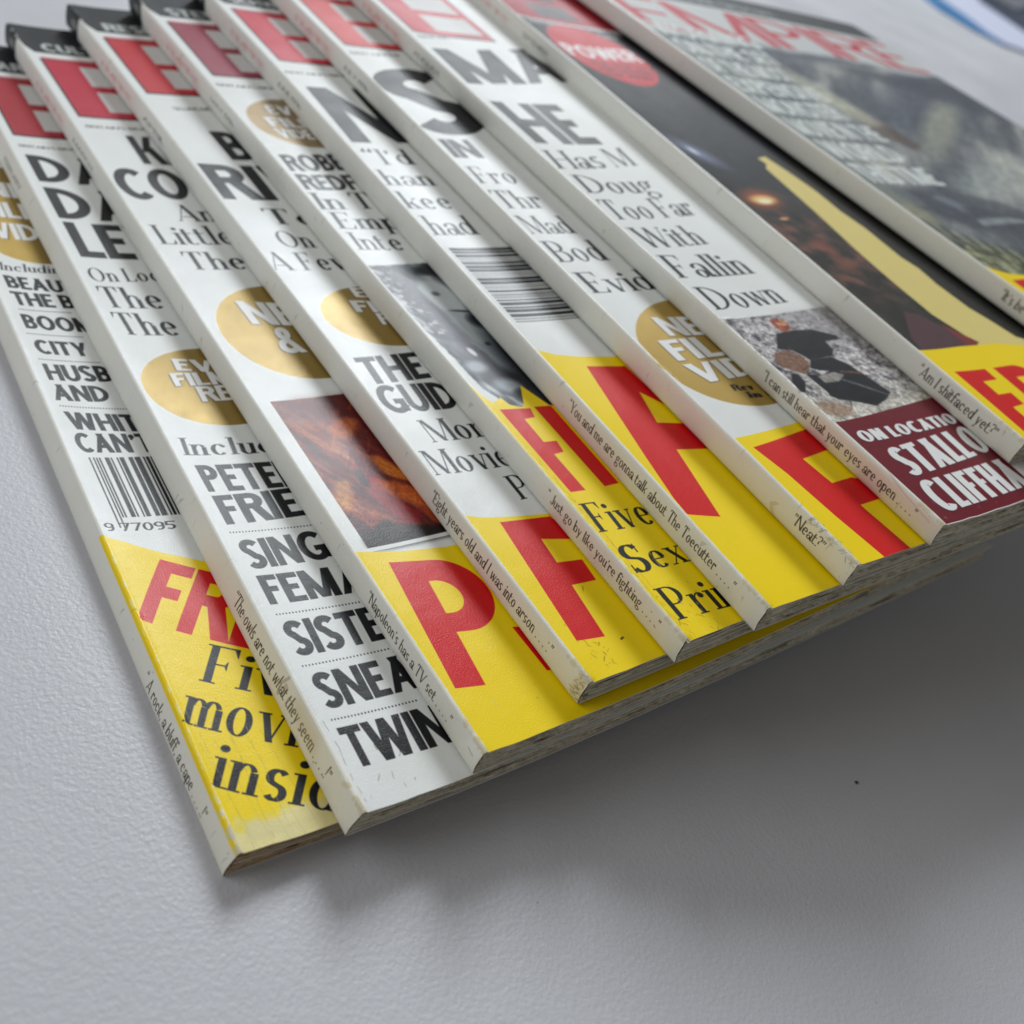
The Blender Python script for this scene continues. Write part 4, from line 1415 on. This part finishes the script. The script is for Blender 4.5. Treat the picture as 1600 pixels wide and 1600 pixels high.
        s.poly([(41, 137.6), (80, 140), (80, 22), (50.5, 38), (48, 47), (46, 52), (45.2, 64), (46.2, 72), (44.6, 78), (45.4, 94), (44.0, 104), (44.6, 116),
                (43., 128)], srgb(28, 30, 28))  # dark object in the picture, with the topmost copy's shadow painted in
        s.poly([(4, 40), (15, 52), (20, 50), (26, 40), (24, 34), (2, 34)], srgb(84, 58, 64))
        s.poly([(24, 46), (31, 37), (24.5, 35)], srgb(128, 52, 54))
        below(s, [(.1, 35.), (20.2, 36.), (38.2, 35.9), (60, 32)], YEL, .1)
    if i == 10:
        def storm(u, v):
            t = .55 * vnoise(u, v, 61, 45, 22, 38, 5) + .45 * vnoise(u, v, 62, 90, 9, 38, 4)
            g = ramp(t, [(.30, (74, 82, 92)), (.44, (112, 118, 124)), (.56, (156, 158, 156)), (.70, (206, 207, 196))])
            g = blob(g, u, v, 170, 215, 110, 20, (84, 92, 106), 24, .9, .85)
            g = blob(g, u, v, 60, 195, 9, 26, (180, 182, 168), 12, .8, .8)
            g = blob(g, u, v, 66, 166, 8, 12, (112, 102, 96), 0, .9, .9)
            g = blob(g, u, v, 80, 235, 60, 7, (84, 92, 104), 6, .8, .9)
            g = blob(g, u, v, 120, 176, 60, 7, (178, 180, 160), 30, .9, .7)
            g = blob(g, u, v, 90, 130, 50, 9, (170, 178, 174), 20, .9, .6)
            g = blob(g, u, v, 32, 110, 34, 10, (92, 98, 106), -22, .7, .95)
            g = blob(g, u, v, 70, 92, 40, 12, (96, 102, 108), -8, .8, .9)
            g = blob(g, u, v, 60, 103, 16, 2, (150, 160, 164), -6, .6, .9)
            g = blob(g, u, v, 6, 110, 10, 12, (146, 146, 122), -30, .9, .8)
            k = np.clip((98 - v - u * .25) / 8, 0, 1)[:, :, None]
            return g * (1 - k) + k * ramp(vnoise(u, v, 63, 3, 3, 30, 3), [(.3, (70, 76, 62)), (.6, (130, 134, 104)), (.8, (176, 176, 138))])
        s.photo(.3, -1, 212, 300, storm)
        s.soft([(52, 196), (60, 204), (68, 190), (72, 172), (64, 160), (60, 168), (57, 184)], (190, 190, 168), 2.5, .7)
        s.soft([(60, 168), (74, 172), (76, 156), (66, 150)], (92, 84, 80), 2., .8)
        s.soft([(10, 122), (40, 124), (70, 116), (96, 98), (60, 92), (30, 98), (14, 110)], (70, 76, 86), 3., .7)
        s.soft([(30, 118), (38, 120), (44, 112), (38, 108)], (130, 140, 148), 1.6, .6)
        s.soft([(36, 100), (64, 102), (96, 96), (140, 92), (140, 94), (90, 99), (60, 105), (38, 104)], (176, 184, 186), .8, .6)
        s.soft([(40, 96), (212, 84), (212, 60), (50, 62), (30, 84)], (84, 90, 96), 4., .7)
        s.soft([(100, 228), (208, 236), (208, 190), (150, 208)], (66, 74, 88), 6., .7)
        for k in range(14):
            u_ = 2 + k * 3.1
            s.soft([(u_, 103 - k * 1.9), (u_ + 2, 104 - k * 1.9), (u_ + 3.2, 97 - k * 1.9), (u_ + .8, 95 - k * 1.9)], (150, 152, 130) if k % 2 else (60, 66, 52), .5, .7)
        s.grain(.3, 60, 212, 240, 2.2, .16, 79)
        s.rect(.3, 232, 212, 297, srgb(204, 208, 208))
        s.rect(.3, 277, 212, 297, srgb(58, 64, 68))
        s.photo(.3, 228, 212, 244, storm, lambda u, v: np.clip((240 - v + 8 * (vnoise(u, v, 66, 14, 9) - .5)) / 5, 0, 1))
        s.text('EMPIRE', 'L', 6, (4, 240), (202, 0), (0, 33), srgb(198, 58, 74))
        s.text('SUMMER MOVIE SPECIAL', 'B', 20, (8, 280.5), (120, 0), (0, 6), srgb(150, 156, 158))
        s.oval(178, 236.5, 24, 3.6, srgb(176, 178, 182), ang=4)
        s.rect(.3, 112, 20, 232, srgb(122, 132, 130), k=.55)
        for k, (t, w) in enumerate((('WORKING', 62), ('ON THE SET', 58), ('OF THE MOST', 50), ('EXPENSIVE', 54), ('MONSTER', 46),
                                    ('MOVIE IN THE', 52), ('WORLD', 44), ('THIS TIME', 46))):
            v = 233 - k * 15.4
            s.text(t, 'B', len(t), (4.6, v), (w, 0), (0, 12.2), srgb(112, 122, 120), k=.6)
            s.text(t, 'B', len(t), (5.2, v + .6), (w, 0), (0, 12.0), srgb(222, 228, 226))
        below(s, [(0, 77.6), (10, 74), (24, 72.5), (60, 70)], YEL, 0.)
    for (k, col, pts) in PX:
        if k == i and col != 'y' and k != 9:
            s.poly(pts, COL[col])
    if i == 3:      # the big P, drawn in its own slanting frame
        def fr(q):
            q = np.asarray(q)
            return np.stack([2.67 + q[:, 0] + 3.77 * q[:, 1], 14.06 - .19 * q[:, 0] + 32. * q[:, 1]], 1)
        o_ = [(0, 0), (6.3, 0), (6.3, .405), (9.4, .405)]
        t = np.radians(np.linspace(-90, 90, 24))
        o_ += [(9.4 + 8.9 * math.cos(a), .7025 + .2975 * math.sin(a)) for a in t] + [(0, 1.)]
        h_ = [(6.3, .555)] + [(7.6 + 4.2 * math.cos(a), .69 + .135 * math.sin(a)) for a in t] + [(6.3, .825)]
        s.poly(fr(o_), RED)
        s.poly(fr(h_), YEL)
    if i == 9:
        s.poly([(5.3, 26.3), (19.3, 26.5), (19, 22.3), (12.4, 22), (12.1, 16.8), (18, 17), (17.7, 12.7), (11.8, 12), (11.5, 4.6), (19, 5), (19, .8),
                (4.2, .4)], RED)
        s.text('RY', 'B', 2, (22, 1.), (34, 1.), (1.2, 25.6), RED)
    for (k, f, t, n, u, v, ux, uy, vx, vy, col, o) in TX:
        if k != i:
            continue
        U, V = (ux, uy), (vx, vy)
        if o == 'affx':
            V = (vx / .62, vy / .62)
        elif not o.startswith('aff'):
            V = (vx * .5, vy)
        st = {'thin': 'L', 'nar': 'N'}.get(o, f)
        if o == 'sh':
            s.text(t, st, n, (u - .38, v - .34), U, V, srgb(104, 88, 48))
            s.text(t, st, n, (u + .3, v - .2), U, V, srgb(104, 88, 48), k=.7)
        if o == 'nar':
            s.text(t, st, n, (u - .28, v - .25), U, V, srgb(56, 16, 24))
        s.text(t, st, n, (u, v), U, V, COL[col])
    hs = {3: 'CULT', 4: 'RESERVOIR', 5: 'STEVEN', 2: 'HARRISON', 6: 'SCHWARZ', 7: 'BATMAN'}.get(i)
    if hs:
        s.text(hs, 'B', 4, (6.5, 278.4), (17, 0), (0, 5.6), srgb(196, 202, 200))
    for (k, t, v0, v1) in SPX:
        if k == i:
            # read from head to foot, feet of the letters towards the table
            s.text(t, 'I', len(t), (-T0 * (.66 if k > 1 else .82), v0), (0, v1 - v0), (2.95, 0), srgb(62, 54, 48), slant=.0)
    if i <= 9:
        spine_small(s, ('JANUARY', 'FEBRUARY', 'MARCH', 'APRIL', 'MAY 1993', 'JUNE 1993', 'JULY 1993', 'AUGUST', 'SEPTEMBER')[i - 1])
    r_, c_, u_, v_ = s.grid(-8, 0, .0, 297)
    if u_.size:     # spine card has yellowed a little, most at the foot
        f = (.35 + .65 * np.exp(-v_ / 60.))[:, :, None] * np.array([.025, .045, .10])
        s.a[r_, c_, :3] *= 1 - f
    if i == 2:
        crack(s, 1, 1.9, 0, 19, (92, 86, 72), .13)
        crack(s, 2, 1.5, 3, 26, (150, 146, 134), .1)
        s.soft([(-.4, 0), (1.6, 0), (1.5, 8), (1.0, 17), (-.2, 22)], (240, 239, 230), .4, .7)
        s.soft([(-4.4, 14), (-.8, 16), (-1., 26), (-3.4, 25)], (196, 176, 140), 1.2, .35)
        crack(s, 3, -3.2, 28.6, 29.6, (120, 112, 96), 1.6, .4)
        s.poly([(-5, 30.2), (-2.6, 31.0), (-.4, 30.1), (-.4, 29.5), (-2.6, 30.2), (-5, 29.6)], srgb(168, 162, 146), k=.7)
        s.poly([(13.6, 9.2), (14.6, 8.7), (14.8, 8.3), (14.0, 8.5)], srgb(84, 80, 70))
    if i == 1:
        crack(s, 4, 3.4, 0, 26, (186, 170, 96), .12)
        crack(s, 5, 7.6, 0, 30, (176, 158, 84), .12)
        crack(s, 6, 11.4, 2, 33, (206, 192, 140), .16)
        crack(s, 7, .9, 8, 70, (240, 226, 130), .22, .6)
    if i == 5:
        for q in range(4):
            crack(s, 20 + q, .7 + .6 * q, 0, 70 - q * 12, (176, 140, 40), .08, .7)
        crack(s, 31, 8.2, 0, 40, (250, 226, 110), .35, .55)
        crack(s, 32, 5.4, 0, 14, (250, 238, 180), .14, .7)
    if i == 3:
        crack(s, 33, .5, 0, 60, (238, 236, 226), .16, .8)
        s.soft([(-3.6, 1), (-1, 0), (.8, 0), (1.2, 2.4), (-1.4, 4.4), (-3.2, 4)], (236, 234, 224), .35, .6)
        s.poly([(-3.4, 1.6), (-2.9, 3.6), (-2.6, 3.5), (-3.1, 1.5)], srgb(150, 146, 136), k=.6)
    if i == 4:
        s.soft([(-6.6, 0), (.8, 0), (.4, 2.2), (-3, 3.2), (-6.6, 2.4)], (214, 204, 166), .4, .8)
        scuffs(s, 41, 40, -6, .8, 0, 3., (150, 140, 104))
    if i == 7:
        s.poly([(-6.6, 22), (-4.6, 23.4), (-3.4, 22.2), (-3.2, 21), (-4.8, 22.2), (-6.6, 20.6)], srgb(206, 198, 164), k=.8)
        scuffs(s, 42, 60, -1.4, 1., 0, 14, (168, 164, 150))
        crack(s, 43, .2, 0, 120, (246, 246, 240), .3, .7)
    if i == 8:
        s.poly([(-2.2, 2.6), (-.2, 17), (.1, 17), (-1.9, 2.6)], srgb(196, 140, 130), k=.35)
        crack(s, 44, .4, 0, 33, (214, 206, 200), .12, .8)
    if i == 6:
        crack(s, 45, 8.3, 22, 60, (236, 120, 110), .08, .5)
        crack(s, 46, .4, 0, 30, (244, 240, 210), .2, .8)
    fold_wear(s, 200 + i, .6 if i > 7 else 1.)
    return s

INSERT = {1: [(.52, .02)], 2: [(.30, .1)], 3: [(.22, .05)], 4: [(.34, -.15), (.12, -.5)], 5: [(.30, 0.)], 6: [(.45, .1)],
          7: [(.2, .15)], 8: [(.6, .1)], 9: [(.4, .1)], 10: [(.5, .1)]}
WORD = {1: 'barcode', 2: 'names', 3: 'orange', 4: 'guide', 5: 'monochrome', 6: 'bars', 7: 'neat', 8: 'climbers', 9: 'figure', 10: 'storm'}
LAB = {
    1: ('lowest magazine of the fan, with an upright barcode and tilted red letters on yellow', 33.),
    2: ('magazine with five stacked black headlines above TWIN and a plain white foot', 36.),
    3: ('magazine with the orange and crimson photograph above a big red P', 36.),
    4: ('magazine whose cover reads THE GUIDE above a big red F on yellow', 36.),
    5: ('magazine with the black and white portrait and Five Sex Prin on yellow', 34.),
    6: ('magazine with a sideways barcode and a tall red A on yellow', 34.),
    7: ('magazine with Neat? on its spine and a red F running off its yellow foot', 38.),
    8: ('magazine with the snowy climbers photograph and a dark red CLIFFHA panel', 58.),
    9: ('dark covered magazine with a red disc and a pale yellow figure', 70.),
    10: ('topmost magazine of the fan, with the grey stormy landscape cover', 210.)}
for _i in range(1, 11):
    magazine(_i, *LAB[_i])
CRUMB = (144.0, -30.5)

# ================================================================= the table
m, nt, b = mat('white_grained_table_top')
ln = nt.links.new
tc = node(nt, 'ShaderNodeTexCoord')
sm = node(nt, 'ShaderNodeTexNoise', i_Scale=9., i_Detail=6., i_Roughness=.6)
ln(tc.outputs['Object'], sm.inputs['Vector'])
sc = node(nt, 'ShaderNodeValToRGB')
sc.color_ramp.elements[0].position, sc.color_ramp.elements[0].color = .35, (.535, .54, .575, 1)
sc.color_ramp.elements[1].position, sc.color_ramp.elements[1].color = .65, (.585, .59, .625, 1)
ln(sm.outputs[0], sc.inputs[0])
du = node(nt, 'ShaderNodeTexVoronoi', i_Scale=85.)
ln(tc.outputs['Object'], du.inputs['Vector'])
dm = node(nt, 'ShaderNodeMapRange', i_1=.012, i_2=.03, i_3=.6, i_4=0.)
ln(du.outputs['Distance'], dm.inputs[0])
dc = node(nt, 'ShaderNodeMixRGB', blend_type='MIX')
dc.inputs[2].default_value = (.30, .29, .28, 1)
ln(dm.outputs[0], dc.inputs[0])
ln(sc.outputs[0], dc.inputs[1])
ln(dc.outputs[0], b.inputs['Base Color'])
sr = node(nt, 'ShaderNodeMapRange', i_1=.3, i_2=.7, i_3=.36, i_4=.48)
ln(sm.outputs[0], sr.inputs[0])
ln(sr.outputs[0], b.inputs['Roughness'])
b.inputs['Specular IOR Level'].default_value = .5
mp = node(nt, 'ShaderNodeMapping')
ln(tc.outputs['Object'], mp.inputs[0])
v1 = node(nt, 'ShaderNodeTexNoise', i_Scale=1900., i_Detail=3., i_Roughness=.55, i_Distortion=.6)
v2 = node(nt, 'ShaderNodeTexVoronoi', feature='SMOOTH_F1', i_Scale=1150.)
for q in (v1, v2):
    ln(mp.outputs[0], q.inputs['Vector'])
ad = node(nt, 'ShaderNodeMath', operation='ADD')
ln(v1.outputs[0], ad.inputs[0])
ln(v2.outputs['Distance'], ad.inputs[1])
bu = node(nt, 'ShaderNodeBump', i_Strength=.6, i_Distance=.00013)
ln(ad.outputs[0], bu.inputs['Height'])
ln(bu.outputs[0], b.inputs['Normal'])
TBL = m
x0, x1, y0, y1 = -1.1, 3.4, -.9, 2.6
me = bmesh.new()
bmesh.ops.create_cube(me, size=1)
for v in me.verts:
    v.co = ((x0 + x1) / 2 + v.co.x * (x1 - x0), (y0 + y1) / 2 + v.co.y * (y1 - y0), -.014 + v.co.z * .028)
bmesh.ops.bevel(me, geom=me.edges[:], offset=.003, segments=3, affect='EDGES')
d = bpy.data.meshes.new('table_top')
me.to_mesh(d)
d.materials.append(TBL)
tb = bpy.data.objects.new('table_top', d)
SC.collection.objects.link(tb)
tb['kind'] = 'structure'


def slab(name, pts, z0, z1, m, parent=None, bev=0.):
    bm = bmesh.new()
    vb = [bm.verts.new((x * MM, y * MM, z0 * MM)) for x, y in pts]
    vt = [bm.verts.new((x * MM, y * MM, z1 * MM)) for x, y in pts]
    bm.faces.new(vb[::-1])
    bm.faces.new(vt)
    n = len(pts)
    for k in range(n):
        bm.faces.new((vb[k], vb[(k + 1) % n], vt[(k + 1) % n], vt[k]))
    if bev:
        bmesh.ops.bevel(bm, geom=bm.edges[:], offset=bev * MM, segments=2, affect='EDGES')
    d = bpy.data.meshes.new(name)
    bm.to_mesh(d)
    d.materials.append(m)
    o = bpy.data.objects.new(name, d)
    SC.collection.objects.link(o)
    if parent is not None:
        o.parent = parent
        o.matrix_parent_inverse = parent.matrix_world.inverted()
    return o


# ---- far corner of the table: a blue edged booklet, and a dark keyboard behind it
bk = thing('booklet', (1.66 , .90, 0), 'pale booklet with a bright blue edge lying at the far corner of the table', 'booklet')
slab('blue_cover', [(1722, 868), (1640, 872), (1622, 925), (1632, 1005), (1680, 1075), (1800, 1200), (1960, 1200), (1830, 1075), (1815, 1000), (1760, 915)],
     .3, 3.2, plain_mat('glossy_blue_card', (.03, .22, .50), .3), bk, .5)
slab('inner_pages', [(1712, 862), (1652, 874), (1664, 915), (1730, 1010), (1780, 1110), (1940, 1195), (2160, 1290), (2100, 1140), (2010, 1030), (1880, 930)],
     3.2, 4.4, plain_mat('pale_lilac_paper', (.60, .63, .78), .5), bk, .3)
kb = thing('keyboard', (2.10, 1.12, 0), 'dark keyboard just cut off by the upper right corner of the frame', 'keyboard')
slab('keyboard_base', [(1960, 1000), (2100, 1230), (2800, 1640), (2760, 1300), (2500, 1120)], .3, 14, plain_mat('dark_slate_plastic', (.045, .06, .09), .45), kb, 2.)
kc = plain_mat('grey_key_plastic', (.22, .23, .27), .5)
for r in range(4):
    for c in range(9):
        x = 2150 + c * 62 + r * 20
        y = 1170 + c * 30 + r * 44
        slab('key', [(x, y), (x + 46, y + 22), (x + 36, y + 54), (x - 10, y + 32)], 14.4, 19, kc, kb, 1.)

# ---- a crumb on the bare table
bm = bmesh.new()
bmesh.ops.create_icosphere(bm, subdivisions=2, radius=.42 * MM)
for v in bm.verts:
    v.co *= 1 + .35 * math.sin(v.co.x * 9e3 + 2 * v.co.y * 7e3)
    v.co.z *= .6
d = bpy.data.meshes.new('crumb')
bm.to_mesh(d)
d.materials.append(plain_mat('dark_crumb', (.06, .05, .04), .8))
o = bpy.data.objects.new('crumb', d)
SC.collection.objects.link(o)
o.location = (CRUMB[0] * MM, CRUMB[1] * MM, .22 * MM)
o['label'], o['category'] = 'tiny dark crumb on the bare table below the magazines', 'crumb'
